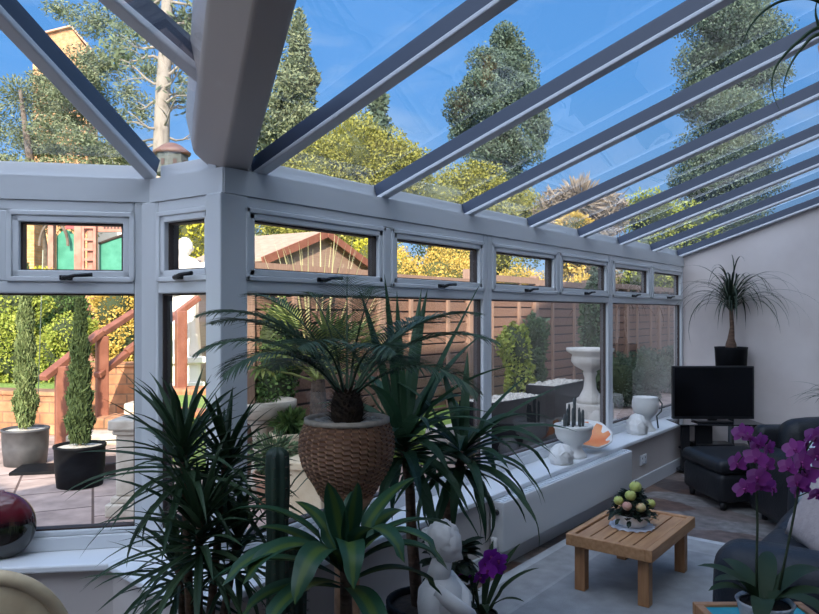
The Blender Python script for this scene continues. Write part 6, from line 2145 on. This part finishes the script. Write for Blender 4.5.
def ribbon(pts, w):
    mb = MB(); pts = [Vector(p_) for p_ in pts]
    # resample smoothly (Catmull-Rom)
    out = []
    for i in range(len(pts) - 1):
        p0 = pts[max(0, i - 1)]; p1 = pts[i]; p2 = pts[i + 1]; p3 = pts[min(len(pts) - 1, i + 2)]
        for j in range(6):
            t = j / 6
            out.append(0.5 * ((2 * p1) + (p2 - p0) * t + (2 * p0 - 5 * p1 + 4 * p2 - p3) * t * t + (3 * p1 - p0 - 3 * p2 + p3) * t ** 3))
    out.append(pts[-1])
    return out


Q = lambda px, py, dd=1.55: P(px, py, dd) - hb_
m_ = MB()
for pts in ([Q(856, 38), Q(822, 27), Q(798, 42), Q(779, 62), Q(772, 80), Q(774, 97), Q(780, 111)],
            [Q(858, 40), Q(820, 34), Q(802, 48), Q(790, 66), Q(784, 84), Q(783, 104)],
            [Q(856, 36), Q(820, 2), Q(790, -1), Q(768, 8), Q(752, 24), Q(743, 42), Q(740, 52)],
            [Q(858, 36), Q(824, 30), Q(817, 20), Q(816, 6), Q(822, -12)],
            [Q(866, 38), Q(880, 10), Q(900, 10), Q(915, 60)], [Q(866, 40), Q(890, 30), Q(905, 60), Q(906, 110)], [Q(862, 42, 1.5), Q(860, 20, 1.4), Q(862, 60, 1.25), Q(862, 120, 1.2)]):
    cr_ = ribbon(pts, 0.0085)
    m_.tube(cr_, [0.0042 * max(0.12, min(1, 1.35 * (1 - i / (len(cr_) - 1)))) for i in range(len(cr_))], 6)
m_.build('leaves', L_DRAC, hp)

# ---- plant whose leaf tips show at the right edge
rb = gp(850, 5.55, 0)
rp = thing('dracaena_plant', 'dark strap leaved plant behind the sofa, only its tips at the right edge', 'potted plant', rb)
simple_pot(rp, 0.14, 0.30, M_BLKPOT)
m_ = MB(); hh0 = P(850, 412, 5.55) - rb
m_.tube([(0, 0, 0.25), hh0], [0.015, 0.012], 8); m_.build('stem', M_YTRUNK, rp)
m_ = MB(); rs = random.Random(55)
for k_ in range(30):
    az = k_ * 2.39996
    m_.leaf(hh0, az, rs.uniform(0.7, 1.3), rs.uniform(0.40, 0.58), 0.022, rs.uniform(1.2, 2.2), 10, 0.3, 'sword')
m_.leaf(hh0, TH + PI, 1.15, 0.54, 0.022, 2.1, 10, 0.3, 'sword'); m_.leaf(hh0, TH + PI - 0.4, 0.9, 0.50, 0.022, 1.6, 10, 0.3, 'sword')
m_.build('leaf_head', L_DRAC, rp)

# ================================================================== LIGHT
w = bpy.data.worlds.new('sky'); SC.world = w
w.use_nodes = True
nt = w.node_tree
for n in list(nt.nodes):
    nt.nodes.remove(n)
wo = nt.nodes.new('ShaderNodeOutputWorld')
bg = nt.nodes.new('ShaderNodeBackground')
nt.links.new(bg.outputs[0], wo.inputs[0])
tc = nt.nodes.new('ShaderNodeTexCoord')
sp = nt.nodes.new('ShaderNodeSeparateXYZ'); nt.links.new(tc.outputs['Generated'], sp.inputs[0])
cr = nt.nodes.new('ShaderNodeValToRGB')
nt.links.new(sp.outputs[2], cr.inputs[0])
E = cr.color_ramp.elements
E[0].position = 0.0; E[0].color = (0.42, 0.60, 0.82, 1)
E[1].position = 0.75; E[1].color = (0.06, 0.215, 0.57, 1)
for p_, c_ in ((0.12, (0.25, 0.48, 0.82, 1)), (0.30, (0.125, 0.36, 0.78, 1))):
    q = E.new(p_); q.color = c_
# wispy cloud
mp = nt.nodes.new('ShaderNodeMapping'); mp.inputs['Scale'].default_value = (1.6, 1.0, 4.0); mp.inputs['Rotation'].default_value = (0, 0.5, 0.4)
nt.links.new(tc.outputs['Generated'], mp.inputs[0])
nz = nt.nodes.new('ShaderNodeTexNoise'); nz.inputs['Scale'].default_value = 3.0; nz.inputs['Detail'].default_value = 7; nz.inputs['Distortion'].default_value = 0.6
nt.links.new(mp.outputs[0], nz.inputs['Vector'])
mr = nt.nodes.new('ShaderNodeMapRange'); mr.inputs[1].default_value = 0.52; mr.inputs[2].default_value = 0.85; mr.inputs[4].default_value = 0.55
nt.links.new(nz.outputs[0], mr.inputs[0])
c1 = seg_mix(nt, mr.outputs[0], cr.outputs[0], (0.55, 0.68, 0.86))
# pale sky glow around the sun, boosted unseen behind camera to light the room
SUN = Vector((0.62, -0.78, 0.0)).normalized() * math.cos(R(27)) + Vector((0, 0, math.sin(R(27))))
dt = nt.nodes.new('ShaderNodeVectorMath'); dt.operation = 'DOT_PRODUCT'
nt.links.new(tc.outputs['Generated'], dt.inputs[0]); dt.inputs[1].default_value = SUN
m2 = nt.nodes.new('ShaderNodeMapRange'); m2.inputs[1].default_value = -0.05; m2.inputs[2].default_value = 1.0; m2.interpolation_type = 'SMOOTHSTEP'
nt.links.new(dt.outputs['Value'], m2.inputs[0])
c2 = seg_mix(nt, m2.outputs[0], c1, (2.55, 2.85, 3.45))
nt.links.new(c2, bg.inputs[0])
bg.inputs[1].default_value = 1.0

sl = bpy.data.lights.new('sun', 'SUN'); sl.energy = 7.2; sl.angle = R(0.6); sl.color = (1.0, 0.89, 0.72)
so = bpy.data.objects.new('sun', sl); COL.objects.link(so)
so.rotation_euler = SUN.to_track_quat('Z', 'Y').to_euler()
so.location = (8, -10, 14)

SC.view_settings.view_transform = 'Standard'
SC.view_settings.look = 'None'
SC.view_settings.exposure = 0.30
SC.cycles.max_bounces = 10
SC.cycles.transparent_max_bounces = 24
SC.cycles.diffuse_bounces = 5
SC.cycles.use_denoising = True
SC.cycles.sample_clamp_indirect = 4.0
